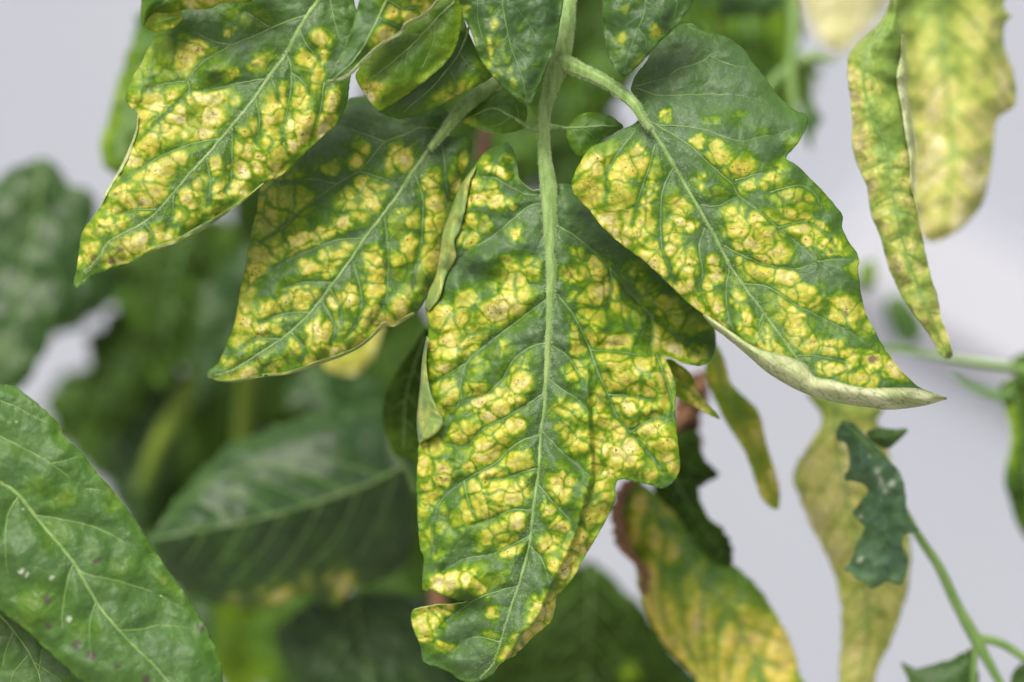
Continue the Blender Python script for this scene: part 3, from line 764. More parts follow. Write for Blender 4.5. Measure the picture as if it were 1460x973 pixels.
st2 = px_tube('side_stalk', [(800, 70), (750, 92), (710, 117), (674, 143), (648, 168), (628, 194), (612, 214)], [9, 9, 10, 10, 8.6, 6.5, 4.2], [7, 11, 12, 10, 8.5, 7.2, 6.6], M_STALK, main, o_main, sides=30, ridge=.05)
px_tube('side_stalk', [(776, 187), (762, 185), (748, 178), (735, 170)], [4.5, 4, 3, 2], [3.5, 5, 7, 8], M_STALK, main, o_main, sides=10)
px_tube('side_stalk', [(776, 180), (790, 181), (803, 183), (815, 184)], [4.5, 4, 3.4, 2], [3.5, 5, 7, 8.4], M_STALK, main, o_main, sides=10)

fuzz(st0, st0, o_main, 5200, .2, .65, .03); fuzz(st1, st1, o_main, 2000, .2, .65, .03); fuzz(st2, st2, o_main, 1700, .2, .65, .03)
for bl, n in ((bC, 9000), (bR, 5000), (bL2, 4500)):
    rib = [c for c in bl.obj.children if c.name.startswith('midrib')][0]
    fuzz(rib, bl.obj, o_main, 1800, .2, .45, .026)
    down(bl, n)

# ================================================================== neighbouring leaves close to the focus
L1_OUT = [232, 35, 224, 48, 211, 69, 200, 93, 186, 115, 179, 134, 183, 151, 196, 163, 193, 187, 183, 214, 170, 241, 150, 274, 142, 296, 126, 318, 116, 334, 113, 354, 109, 381, 105, 403, 108, 411, 117, 406,
          131, 393, 159, 382, 186, 374, 208, 362, 227, 354, 255, 344, 279, 332, 301, 318, 329, 299, 353, 282, 375, 263, 403, 249, 425, 230, 451, 203, 477, 180, 489, 162, 496, 141, 499, 115, 506, 80, 511, 40,
          505, 0, 495, -30, 470, -42, 380, -42, 300, -20, 252, 8]
L1_MID = [472, -28, 455, 0, 438, 23, 420, 55, 410, 76, 386, 107, 363, 141, 331, 180, 295, 222, 266, 254, 227, 299, 205, 318, 183, 330, 156, 345, 142, 367, 120, 389]
L1_VEINS = [[438, 21, 404, 33, 373, 47, 342, 60, 310, 76, 284, 94, 269, 115, 270, 128, 253, 146, 232, 167, 196, 201], [266, 117, 235, 120, 209, 128], [380, 113, 363, 115, 337, 120, 305, 127, 271, 129],
            [318, 198, 274, 206, 232, 222, 191, 247, 159, 269], [385, 40, 363, 25, 347, 16], [330, 65, 303, 59, 279, 46], [410, 77, 416, 104, 412, 146, 402, 188, 404, 204], [364, 141, 370, 170, 365, 206],
            [428, 45, 438, 65, 457, 86], [331, 181, 331, 209, 329, 255, 320, 275], [294, 224, 300, 260, 297, 290], [248, 278, 246, 307, 236, 330], [462, 118, 457, 157, 444, 193], [468, -15, 477, 31, 488, 68],
            [416, 104, 432, 118, 440, 132], [386, 107, 392, 125, 396, 145], [205, 318, 218, 335, 215, 350], [227, 299, 195, 300, 165, 306], [404, 204, 412, 222]]
L1_BLOBS = [(266, 86, 11, 12), (279, 67, 16, 8, 20), (326, 48, 5, 5), (331, 106, 8, 7), (370, 94, 8, 7), (376, 81, 10, 6, 0, .6), (457, 56, 9, 9), (460, 76, 6, 11), (441, 86, 12, 14, 0, .6), (451, 110, 8, 14), (430, 128, 8, 8, 0, .8),
            (428, 146, 11, 9), (470, 151, 6, 17), (458, 183, 9, 14), (436, 175, 12, 14), (479, 133, 4, 9), (430, 196, 8, 9), (416, 180, 8, 9), (417, 206, 10, 9), (394, 151, 14, 16), (383, 170, 8, 11, 0, .8),
            (386, 196, 12, 13), (357, 185, 11, 9), (350, 214, 13, 11), (344, 237, 15, 8), (397, 219, 11, 9), (391, 237, 12, 12), (373, 230, 9, 12), (329, 138, 11, 10), (303, 141, 12, 9), (279, 146, 12, 13),
            (297, 167, 18, 13), (258, 167, 17, 13), (279, 183, 22, 13, 15), (235, 183, 16, 14), (217, 201, 14, 16), (222, 151, 20, 13), (240, 141, 12, 8), (190, 144, 7, 6), (190, 224, 10, 10), (245, 230, 18, 12),
            (227, 240, 20, 11), (404, 130, 6, 9, 0, .6), (208, 260, 22, 16), (172, 282, 12, 18), (205, 288, 20, 12), (224, 274, 11, 10), (170, 299, 15, 9), (285, 260, 11, 13), (268, 282, 12, 11), (309, 236, 10, 9),
            (315, 266, 8, 18), (345, 241, 13, 11), (342, 266, 10, 11), (282, 290, 14, 8), (263, 310, 10, 8), (241, 334, 9, 6), (156, 321, 17, 8), (172, 321, 10, 7), (137, 332, 9, 7), (175, 348, 13, 14), (200, 340, 11, 10),
            (222, 332, 12, 9), (131, 354, 12, 9), (123, 370, 9, 9), (153, 365, 8, 7), (164, 376, 12, 5), (208, 356, 14, 5), (301, 301, 16, 6), (392, 247, 12, 9), (235, 100, 34, 40, 0, .42), (215, 130, 24, 24, 0, .42), (205, 90, 14, 30, 20, .36),  # wide weak blobs: lime glow of the backlit left edge, as pigment
            (350, 20, 24, 12, 0, .4), (205, 170, 12, 20, 0, .5), (310, 100, 22, 14, 0, .3)]
bL1 = Blade(L1_OUT, L1_MID, L1_VEINS, L1_BLOBS, d0=-10, g=(.5, -.4), curv=1.0, q=.8, qs=10, wave=1.0, crin=.25, edge=1.0, step=2.5, seed=51, mw=4.2, vw=1.4, base=.06,
            spots=((202, 291, 4), (166, 277, 3.4), (170, 357, 5), (133, 368, 5), (160, 374, 6), (141, 322, 3)),
            extra=lambda x, y, dm, side, tm, db: -1.6 * np.exp(-(((x - 300) / 22) ** 2 + ((y - 100) / 14) ** 2)) + 2.5 * sstep(160, 105, x))
L1 = leaf('yellow-mottled leaf with a hooked green tip hanging before grey wall and dark leaves', bL1)
bL1.curl([196, 165, 193, 187, 183, 214, 170, 241, 150, 274, 142, 297], [197.5, 168, 195.5, 188, 187, 214, 175, 241, 155, 273, 143, 297], .4, .4, seed=2)
bL1.curl([208, 362.5, 227, 354.5, 255, 346, 279, 335, 301, 321, 329, 301, 353, 283, 375, 263.5], [206, 360, 226, 350, 254, 339, 278, 325, 302, 312, 330, 295, 354, 279, 376, 262], .5, .5, seed=4, mat=M_UNDER_G)

bT0 = Blade([467, 118, 470, 108, 487, 76, 500, 45, 512, 0, 520, -34, 640, -34, 627, 0, 616, 14, 603, 25, 581, 36, 572, 49, 553, 60, 526, 82, 501, 107, 485, 115], [572, -30, 552, 0, 530, 45, 505, 85, 474, 114],
            [[552, 0, 575, 12, 600, 10], [540, 25, 560, 35, 574, 40]], [(561, 16, 15, 14), (548, 49, 12, 10), (537, 66, 8, 8), (583, 25, 14, 8), (603, 11, 12, 8), (578, 3, 12, 8), (520, 90, 10, 5, -40, .4)],
            d0=-17, g=(0, -.4), curv=6, q=.5, step=3, seed=61, mw=2.6, vw=1, fold=-3)
T0 = leaf('narrow folded leaf with orange-yellow blotches overlapping a bright green leaf', bT0)
bT0.curl([627, 0, 616, 14, 603, 25, 581, 36, 572, 49, 553, 60, 526, 82, 501, 107, 485, 116, 467, 119], [623, -1, 613, 11, 600, 22, 578, 33, 569, 45, 550, 57, 523, 78, 499, 103, 484, 111, 468, 116], .4, .4, seed=6)

bT1 = Blade([507, 107, 520, 134, 537, 156, 545, 158, 578, 137, 603, 118, 625, 99, 647, 74, 656, 47, 660, 18, 650, -5, 620, 2, 590, 25, 560, 52, 530, 78], [648, 2, 620, 30, 590, 62, 555, 92, 522, 118],
            [[620, 30, 618, 60, 605, 90, 590, 115], [590, 62, 580, 80, 578, 110], [600, 50, 580, 50, 560, 58]], [(530, 125, 12, 8, 0, 1), (524, 132, 8, 9), (590, 128, 24, 8, -40, .18)],
            d0=-8, g=(0, -.5), curv=5, q=.8, step=3, seed=67, mw=2.2, vw=.9, base=.2, spots=((529, 124, 3),))
leaf('bright green folded leaf with one orange patch at its end', bT1)
bT1b = Blade([536, 154, 556, 167, 578, 170, 614, 156, 652, 137, 701, 110, 694, 90, 677, 66, 663, 32, 652, 5, 630, 20, 600, 80, 560, 130], [672, 30, 655, 75, 620, 120, 575, 160],
             [[655, 75, 670, 95, 690, 105], [640, 98, 650, 120, 645, 135]], [(647, 132, 22, 9, -25, .7), (684, 100, 6, 12, 0, .4)], d0=0, g=(0, -.5), curv=3, q=.7, step=3.4, seed=71, mw=2.2, vw=.9, base=.04)
leaf('dark green leaf with a yellow streak tucked behind a bright green leaf', bT1b)

bT2 = Blade([640, -34, 647, 0, 658, 22, 671, 44, 679, 71, 690, 93, 710, 118, 729, 134, 754, 148, 764, 132, 775, 107, 786, 82, 795, 55, 800, 22, 804, 0, 808, -34], [716, -30, 718, 16, 723, 44, 732, 77, 743, 107, 752, 145],
            [[718, -5, 742, 20, 760, 45, 770, 75], [717, 5, 700, 25, 690, 55], [726, 60, 748, 80, 758, 100], [724, 50, 708, 75, 706, 100], [680, -20, 682, 30, 690, 60, 694, 80]],
            [(703, 26, 6.0, 9.8, -10, 0.8), (696, 67, 5.2, 9.0, 0, 0.8), (715, 66, 6.0, 6.0, 0, 0.68), (701, 88, 8.2, 4.5, 0, 0.64), (723, 85, 3.8, 5.2, 0, 0.56), (734, 118, 4.5, 6.8, 0, 0.64), (755, 95, 7.5, 3.8, 0, 0.56), (756, 67, 3.8, 3.8, 0, 0.48), (726, 99, 4.5, 4.5, 0, 0.48), (743, 139, 3.8, 3.0, 0, 0.48), (663, 14, 3.8, 3.8, 0, 0.48), (743, 37, 4.5, 4.5, 0, 0.4), (707, 106, 3.8, 3.8, 0, 0.48), (676, 58, 3.0, 7.5, 0, 0.48)], d0=-9, g=(0, -.6), curv=3.2, q=.6, step=2.6, seed=73, mw=1.8, vw=.8, mat=M_BLUE,
            vmat=M_VEIN_DK)
leaf('blue-green pointed leaf with scattered yellow spots hanging over the stalk', bT2)
bT3 = Blade([858, -34, 858, 0, 860, 37, 864, 57, 867, 81, 880, 101, 890, 110, 904, 99, 924, 79, 941, 59, 959, 44, 976, 22, 989, 0, 996, -34], [924, -30, 918, 20, 907, 47, 897, 76, 890, 107],
            [[920, 0, 938, 20, 945, 40], [918, 18, 895, 35, 878, 50], [910, 40, 922, 60, 918, 75], [960, -20, 965, 10, 955, 35]], [(891, 10, 5.2, 4.5, 0, 0.64), (882, 54, 5.2, 6.0, 0, 0.8), (936, 43, 6.0, 6.0, 0, 0.72), (887, 74, 6.0, 9.0, 20, 0.4), (909, 0, 6.0, 4.5, 0, 0.4), (909, 88, 7.5, 3.8, -40, 0.4)], d0=-12, g=(0, -.5), curv=3.5, q=.5, step=2.8, seed=79, mw=1.8, vw=.8, mat=M_BLUE, vmat=M_VEIN_DK)
leaf('blue-green leaf tip with a few yellow dots over the base of the broad leaflet', bT3)

bT5 = Blade([200, -34, 201, 0, 202, 29, 206, 37, 212, 26, 222, 20, 243, 18, 266, 14, 297, 13, 316, 5, 337, 3, 362, 0, 385, -34], [300, -32, 260, -12, 220, 12], [[270, -16, 280, 0, 290, 10], [250, -6, 258, 6, 262, 12]],
            [(280, 4, 12, 8), (310, -4, 16, 8), (335, -2, 12, 6), (250, 8, 6, 10, 0, .5)], d0=-20, g=(0, .5), curv=3, q=.6, step=3, seed=83, mw=1.6, vw=.8, base=.1,
            extra=lambda x, y, dm, side, tm, db: 2.5 * sstep(16, -2, db))
T5 = leaf('green leaf rolled into a tube end above the hooked yellow-mottled leaf', bT5)
bT5b = Blade([204, 34, 210, 24, 228, 14, 256, 14, 259, 28, 246, 40, 224, 45, 210, 42], [256, 24, 230, 30, 208, 37], [[240, 28, 232, 22]], [(230, 30, 30, 14, 0, .35)], d0=-16.5, g=(0, -.8), curv=-2, q=.2, step=3, seed=87, mw=.8, vw=.5, base=.3)
bT5b.build(T5, T5.location, 'rolled_end', True)

BL_OUT = [-45, 532, 0, 546, 23, 553, 59, 580, 86, 605, 91, 621, 118, 646, 137, 671, 168, 707, 191, 739, 214, 776, 255, 835, 291, 890, 314, 940, 319, 973, 324, 1012, 170, 1012, 118, 973, 91, 949, 46, 908, 0, 871, -45, 842]
BL_MID = [-45, 668, 0, 689, 27, 707, 59, 748, 105, 803, 137, 858, 173, 903, 228, 958, 262, 1005]
BL_VEINS = [[-45, 600, 0, 623, 40, 643, 73, 662, 123, 698, 160, 722], [50, 735, 91, 742, 137, 753, 182, 776, 222, 796], [105, 805, 123, 819, 173, 830, 228, 849, 262, 870], [170, 900, 200, 898, 228, 892, 273, 896],
            [105, 806, 98, 821, 89, 876, 92, 920], [27, 708, 10, 740, 9, 803, 23, 849], [137, 860, 128, 890, 130, 930], [-30, 560, 20, 580, 60, 600, 86, 612], [73, 662, 100, 655, 112, 650], [123, 698, 150, 700], [228, 849, 240, 858]]
bBL = Blade(BL_OUT, BL_MID, BL_VEINS, [(60, 692, 16, 12, 0, 0.25), (85, 712, 14, 10, 0, 0.25), (80, 760, 16, 14, 0, 0.2), (185, 815, 20, 12, 0, 0.17), (50, 860, 22, 20, 0, 0.19), (120, 895, 18, 10, 0, 0.2), (230, 830, 14, 8, 40, 0.2), (20, 640, 14, 10, 0, 0.17), (155, 718, 9, 8, 0, 0.25)],
            d0=-16, g=(.6, -.3), curv=1.6, jag=1.6, q=1.0, qs=11, wave=1.2, ws=90, crin=.16, edge=1.0, step=3, seed=91, mw=3.6, vw=1.6, base=.05, mat=M_TEAL,
            spots=((68, 855, 7), (68, 892, 5), (109, 920, 7), (132, 935, 8), (137, 801, 5), (207, 969, 6), (168, 951, 5), (287, 896, 6)), dots=((30, 815, 3.4), (38, 819, 3.2), (73, 823, 3.2), (97, 884, 4.4), (32, 726, 2), (24, 600, 2), (43, 578, 1.6), (130, 700, 1.6), (22, 640, 1.6)),
            extra=lambda x, y, dm, side, tm, db: -3.0 * sstep(0, 120, (y - 700) - (x - 60) * .9))
leaf('large glossy green leaf with purple spots and white flecks', bBL)
bBL2 = Blade([-45, 820, 0, 850, 60, 890, 130, 950, 180, 1012, -45, 1012], [-40, 840, 20, 900, 55, 960, 60, 1010], [[20, 900, 8, 930, 0, 970], [50, 945, 85, 970, 110, 1000], [55, 960, 60, 930, 62, 910], [40, 935, 20, 960, 10, 990]], [(95, 985, 10, 8, 0, .4)],
             d0=-6, g=(0, -.5), curv=2, q=1.0, step=3.4, seed=95, mw=2.2, vw=1.2, base=.06)
leaf('dark green leaf showing below the purple-spotted glossy leaf', bBL2)

# ------------------------------------------------------------------ right: curled pale leaves
bU1 = Blade([1270, -34, 1268, 0, 1253, 32, 1223, 59, 1211, 76, 1208, 104, 1212, 138, 1215, 173, 1215, 205, 1221, 232, 1236, 267, 1242, 307, 1254, 335, 1266, 378, 1282, 415, 1300, 443, 1322, 473, 1340, 504, 1350, 511, 1358, 507,
             1354, 486, 1343, 455, 1336, 421, 1328, 396, 1316, 341, 1313, 292, 1305, 261, 1308, 229, 1303, 187, 1296, 158, 1302, 138, 1297, 99, 1291, 49, 1290, 0, 1288, -34],
            [1280, -30, 1262, 30, 1236, 70, 1232, 120, 1243, 165, 1262, 215, 1275, 290, 1292, 360, 1318, 430, 1350, 505],
            [[1238, 60, 1262, 85, 1296, 94], [1226, 96, 1255, 112, 1285, 130], [1243, 165, 1255, 195, 1268, 215], [1250, 190, 1280, 200, 1298, 210], [1262, 240, 1290, 240, 1303, 245], [1270, 270, 1295, 275, 1308, 285], [1276, 300, 1298, 305, 1312, 315],
             [1284, 330, 1302, 340, 1314, 345], [1292, 360, 1310, 372, 1322, 380], [1262, 230, 1240, 240, 1228, 245], [1272, 280, 1252, 290, 1244, 300], [1285, 335, 1268, 345, 1258, 350], [1305, 400, 1290, 405, 1280, 412], [1310, 410, 1325, 415, 1333, 420], [1325, 445, 1338, 448]],
            [(1217, 110, 8, 14), (1222, 140, 8, 12), (1228, 205, 12, 20), (1240, 125, 12, 9), (1235, 235, 12, 10), (1242, 262, 9, 12), (1256, 300, 8, 16), (1270, 240, 14, 8), (1290, 262, 12, 8), (1285, 285, 12, 7), (1300, 300, 9, 7), (1268, 320, 9, 9), (1282, 345, 10, 10), (1280, 375, 9, 12),
             (1300, 350, 9, 10), (1308, 385, 10, 10), (1295, 400, 9, 14, 30), (1312, 430, 10, 14, 30), (1325, 455, 9, 14, 30), (1340, 485, 8, 12, 30), (1290, 230, 10, 9), (1222, 170, 6, 12), (1265, 150, 10, 10, 0, .3)],
            d0=14, g=(0, -.4), curv=14, q=.8, qs=10, wave=1.0, ws=60, edge=2.0, step=2.8, seed=101, mw=1.8, vw=1.1, mat=M_PALE, base=.06, halo=.7, spots=((1354, 506, 5),), green=.8)
U1 = leaf('narrow pale curled leaf with a brown tip hanging before the grey wall', bU1)
bU1.curl([1291, 49, 1297, 99, 1302, 138, 1303, 160, 1304, 187, 1308, 229, 1305, 261, 1313, 292, 1316, 341], [1286, 49, 1284, 80, 1278, 110, 1282, 140, 1286, 160, 1290, 190, 1297, 229, 1298, 261, 1306, 292, 1315, 338], 1.8, 1.2, seed=9)
bU2 = Blade([1278, -34, 1281, 0, 1288, 74, 1294, 138, 1303, 205, 1303, 250, 1308, 300, 1316, 338, 1334, 344, 1362, 332, 1387, 310, 1405, 279, 1414, 230, 1421, 172, 1443, 155, 1449, 138, 1445, 104, 1431, 64, 1433, 34, 1442, 23, 1431, 10, 1425, -34],
            [1335, -30, 1345, 60, 1352, 150, 1355, 240, 1345, 335], [], [(1340, 150, 26, 40), (1330, 230, 20, 50), (1380, 180, 30, 30), (1430, 120, 12, 30), (1390, 250, 20, 30), (1350, 300, 34, 34), (1320, 310, 16, 24), (1310, 120, 10, 60, 0, .6), (1400, 100, 20, 30, 0, .7), (1395, 40, 24, 30, 0, .8), (1330, 70, 12, 40, 0, .5)],
            d0=-62, g=(0, -1), curv=12, q=.8, qs=18, wave=1.5, ws=90, edge=2, step=4, seed=103, mw=2.2, vw=1.4, mat=M_PALE, auto=6, base=.04, green=.6, mesh=60, lacew=0)
leaf('pale yellow withered leaf with pinkish blotches curling before the narrow leaf', bU2)
bU3 = Blade([1138, -60, 1140, -10, 1150, 25, 1168, 58, 1188, 76, 1212, 70, 1238, 42, 1262, 10, 1280, -30, 1284, -60], [1210, -58, 1205, 0, 1195, 70], [], [(1200, 0, 50, 60)], d0=-120, g=(0, -.6), curv=6, q=1, step=5, seed=107, mw=1.8, vw=1, mat=M_PALE, auto=4, base=.6)
leaf('soft blurred cream-yellow leaf tip hanging above the narrow pale leaf', bU3)

# ------------------------------------------------------------------ right: behind the focus
bSP = Blade([950, 512, 970, 520, 987, 536, 997, 561, 1027, 597, 1008, 590, 992, 581, 964, 566, 945, 540], [952, 520, 975, 548, 1000, 575, 1022, 594], [], [(965, 535, 8, 6), (985, 560, 10, 6, 40), (1000, 578, 8, 5, 40)], d0=16, curv=6, q=.4, step=3, seed=109, mw=1.2, vw=.6, auto=3, base=.3)
leaf('tiny yellow-green pointed leaf peeping out beside the long mottled leaflet', bSP)
bNL = Blade([1017, 490, 1032, 510, 1042, 546, 1064, 568, 1083, 590, 1092, 630, 1102, 662, 1111, 695, 1109, 726, 1088, 713, 1075, 680, 1063, 647, 1032, 596, 1012, 552, 1006, 520], [1016, 496, 1030, 550, 1060, 610, 1085, 665, 1105, 718], [],
            [(1070, 620, 14, 20, 30, .6), (1095, 690, 8, 20, 20, .6), (1030, 530, 10, 14, 0, .4)], d0=48, g=(0, -1), curv=8, q=.8, step=4, seed=113, mw=2, vw=1, auto=5, base=.36)
leaf('narrow twisted green leaf blurred before the bluish wall', bNL)
bRB = Blade([906, 682, 890, 690, 878, 715, 888, 760, 906, 809, 911, 845, 941, 910, 992, 966, 1012, 1005, 1146, 1005, 1140, 960, 1129, 920, 1103, 870, 1073, 829, 1037, 799, 992, 753, 941, 708], [912, 690, 950, 750, 1000, 820, 1050, 890, 1100, 1000], [],
            [(940, 870, 20, 40, -30), (970, 920, 30, 30), (1010, 950, 36, 30), (1060, 920, 30, 36), (1110, 940, 20, 36), (1000, 890, 24, 24), (1040, 970, 30, 20), (925, 830, 12, 24), (905, 760, 8, 30), (915, 720, 10, 16), (1070, 880, 18, 18, 0, .6), (1000, 860, 18, 14, 0, .7), (960, 780, 14, 16, 0, .6), (985, 830, 10, 26, 30, .7), (935, 770, 10, 24, -20, .6), (1030, 850, 14, 20, 30, .6), (950, 730, 16, 14, 0, .6), (1090, 900, 12, 20, 20, .7)],
            d0=56, g=(0, -1.2), curv=2.5, q=1.6, qs=18, wave=1.8, step=4, seed=117, mw=2.6, vw=1.4, auto=7, base=.02, fold=-.6, halo=.8, mat=M_TAN, jag=2, green=.5, mesh=60, lacew=0)
RB = leaf('blurred leaf fading from green to yellow and beige below the long mottled leaflet', bRB)
def dry_edge():
    m = 40; a = crom([(900, 684), (880, 700), (868, 735), (878, 780), (908, 812), (914, 850)], 3, False); m = len(a)
    n = 9; V = []; S = np.linspace(0, 1, m)
    for j in range(n):
        th = j / (n - 1) * 1.6 * math.pi
        wd = 15 * np.sin(np.pi * np.clip(S * .92 + .08, 0, 1)) + 5
        jit = 3.0 * fbm(a[:, 0] + j * 9, a[:, 1], 12, 3, 2)
        V.append(pos(a[:, 0] + 10 + (1 - math.cos(th)) * wd * .5 - 8 + 1.8 * jit, a[:, 1] + jit, 56 - math.sin(th) * wd * .16))
    V = np.stack(V, 1).reshape(-1, 3)
    F = [(i * n + j, (i + 1) * n + j, (i + 1) * n + j + 1, i * n + j + 1) for i in range(m - 1) for j in range(n - 1)]
    o = mesh_obj('dry_edge', V, F, [M_DRY], bRB.obj, bRB.origin)
    md = o.modifiers.new('thickness', 'SOLIDIFY'); md.thickness = .0003
    o['label'] = 'brown dried and curled margin'
dry_edge()
bDG = Blade([925, 640, 956, 622, 992, 612, 1000, 632, 1004, 655, 1026, 678, 1003, 690, 998, 706, 1010, 738, 1030, 755, 1043, 776, 1040, 806, 1000, 800, 950, 740, 930, 690], [938, 640, 965, 690, 1000, 750, 1030, 790], [], [], d0=58, g=(0, -1), curv=4, q=1, step=4, jag=4, seed=121, mw=2, vw=1, auto=4, mat=M_SHADED, vmat=M_VEIN_DK)
leaf('dark green lobed leaf behind the green-to-beige leaf', bDG)
e = empty('dry_leaf', Vector(pos(985, 600, 84.)), 'crumpled brown dry leaf scrap hanging behind the long mottled leaflet', 'leaf')
def scrap():
    o0 = np.array(e.location); n = 14; V = []; F = []
    for i in range(n):
        for j in range(n):
            u, v = i / (n - 1), j / (n - 1)
            x = 958 + 46 * u + 8 * math.sin(v * 6); y = 545 + 95 * v - 18 * u * (1 - v)
            V.append(pos(x + 7 * float(fbm(np.array([x]), np.array([y]), 14, 2, 2)[0]), y, 84 + 5 * float(fbm(np.array([x]), np.array([y]), 18, 6, 3)[0]) - 6 * math.sin(u * 3)))
    for i in range(n - 1):
        for j in range(n - 1):
            F.append((i * n + j, (i + 1) * n + j, (i + 1) * n + j + 1, i * n + j + 1))
    o = mesh_obj('blade', V, F, [M_DRY], e, o0)
    md = o.modifiers.new('thickness', 'SOLIDIFY'); md.thickness = .0003
scrap()
bRC = Blade([1150, 560, 1172, 599, 1148, 641, 1130, 678, 1140, 710, 1153, 743, 1186, 809, 1196, 850, 1200, 892, 1195, 973, 1188, 1012, 1242, 1012, 1248, 962, 1270, 916, 1293, 846, 1298, 799, 1295, 753, 1283, 706, 1265, 636, 1251, 599, 1258, 580, 1200, 560],
            [1190, 570, 1195, 640, 1210, 720, 1228, 810, 1240, 900, 1220, 1005], [], [(1165, 660, 20, 30), (1170, 730, 20, 30), (1200, 690, 30, 40), (1195, 780, 14, 24), (1215, 640, 24, 30), (1260, 700, 20, 40, 0, .8), (1230, 800, 24, 40, 0, .8), (1245, 860, 30, 40, 0, .7), (1225, 940, 20, 40, 0, .7), (1280, 800, 10, 50, 0, .6)],
            d0=62, g=(0, -.6), curv=5, q=1.4, qs=18, wave=2, step=4, jag=2, seed=127, mw=2.4, vw=1.4, mat=M_PALE, auto=7, base=.14, halo=.8, green=.5, mesh=60, lacew=0)
leaf('blurred pale leaf with beige and pinkish blotches behind a small dark curled leaf', bRC)

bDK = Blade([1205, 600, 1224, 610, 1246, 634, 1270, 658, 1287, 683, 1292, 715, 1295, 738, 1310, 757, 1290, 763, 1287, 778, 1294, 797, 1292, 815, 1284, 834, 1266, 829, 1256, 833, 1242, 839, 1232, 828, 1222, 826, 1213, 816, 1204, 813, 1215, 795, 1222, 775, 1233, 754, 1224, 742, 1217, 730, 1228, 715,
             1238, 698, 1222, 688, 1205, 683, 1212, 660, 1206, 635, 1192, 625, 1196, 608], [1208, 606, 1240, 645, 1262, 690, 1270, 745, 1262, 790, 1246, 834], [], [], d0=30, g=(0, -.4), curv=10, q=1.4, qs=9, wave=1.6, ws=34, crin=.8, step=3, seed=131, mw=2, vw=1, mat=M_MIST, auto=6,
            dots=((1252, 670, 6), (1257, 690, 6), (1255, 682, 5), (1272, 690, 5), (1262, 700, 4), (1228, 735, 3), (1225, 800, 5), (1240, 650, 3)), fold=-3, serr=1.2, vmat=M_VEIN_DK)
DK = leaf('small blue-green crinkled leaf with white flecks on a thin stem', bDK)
bDK2 = Blade([1235, 618, 1250, 610, 1275, 612, 1294, 612, 1284, 626, 1266, 640, 1248, 634], [1240, 622, 1265, 622, 1290, 614], [], [], d0=36, curv=8, q=.5, step=3.4, seed=133, mw=1.2, vw=.6, auto=2, mat=M_BLUE)
bDK2.build(DK, DK.location, 'blade')
px_tube('stalk', [(1200, 600), (1240, 640), (1275, 700), (1307, 760), (1339, 809), (1363, 860), (1391, 911), (1414, 953), (1440, 1000)], [2, 3, 4.5, 6, 7, 7.5, 9, 6.5, 6], [30, 31, 36, 40, 42, 44, 45, 46, 47], M_STEM, DK, DK.location)
px_tube('side_stalk', [(1391, 909), (1428, 918), (1470, 945)], [6.5, 6, 6], [45, 46, 48], M_STEM, DK, DK.location)
px_tube('side_stalk', [(1391, 909), (1389, 950), (1386, 1000)], [5, 4.5, 4], [45, 46, 48], M_STEM, DK, DK.location)
bBR = Blade([1284, 944, 1302, 953, 1320, 950, 1339, 946, 1365, 936, 1388, 925, 1392, 950, 1391, 1010, 1300, 1010, 1296, 975], [1388, 940, 1350, 965, 1310, 1005], [], [], d0=48, g=(0, -1), curv=3, q=1, step=4, jag=3, seed=137, mw=1.6, vw=1, mat=M_BLUE, auto=4, vmat=M_VEIN_DK)
bBR.build(DK, DK.location, 'blade')
bBR3 = Blade([1446, 955, 1462, 945, 1485, 950, 1490, 1010, 1450, 1005, 1440, 980], [1470, 950, 1465, 1000], [], [], d0=52, curv=3, q=1, step=4, seed=139, mw=1.4, vw=.8, mat=M_BLUE, auto=2)
bBR3.build(DK, DK.location, 'blade')
bRE = Blade([1425, 558, 1440, 540, 1462, 530, 1495, 540, 1500, 700, 1478, 776, 1452, 752, 1440, 715, 1432, 680, 1442, 620], [1440, 545, 1458, 620, 1466, 700, 1470, 770], [], [(1440, 620, 10, 30, 0, .5)], d0=92, curv=6, q=1.2, step=5, seed=141, mw=2, vw=1.2, auto=4, mat=M_SHADED)
RE = leaf('blurred green leaf on a twig at the end of the thin horizontal stem', bRE)
px_tube('stalk', [(1250, 496), (1290, 500), (1347, 510), (1433, 523), (1480, 530)], [5, 5, 5.5, 6, 6], [95] * 5, M_STEM, RE, RE.location, sides=10)
px_tube('side_stalk', [(1358, 534), (1385, 552), (1425, 566), (1442, 560)], [3, 6, 8, 5], [92] * 4, M_VEIN_DK, RE, RE.location, sides=10)
bRF = Blade([1440, 520, 1455, 505, 1490, 500, 1492, 545, 1460, 545], [1490, 520, 1445, 525], [], [], d0=96, curv=4, q=.6, step=5, seed=143, mw=1.5, vw=1, auto=2, mat=M_SHADED)
bRF.build(RE, RE.location, 'blade')
bRG = Blade([1225, 385, 1235, 372, 1246, 372, 1250, 395, 1240, 415, 1226, 408], [1244, 372, 1230, 408], [], [(1236, 392, 12, 14, 0, .3)], d0=150, curv=3, q=.5, step=6, seed=147, mw=1.5, vw=1, auto=2, base=.1)
leaf('small blurred green leaf between broad mottled leaflet and narrow pale leaf', bRG)
bRH = Blade([1262, 430, 1285, 420, 1305, 440, 1318, 470, 1300, 492, 1278, 485, 1268, 460], [1275, 425, 1290, 455, 1300, 488], [], [], d0=190, curv=3, q=.5, step=6, seed=149, mw=1.5, vw=1, auto=2, mat=M_BLUE)
leaf('small soft grey-green leaf above the thin horizontal stem', bRH)

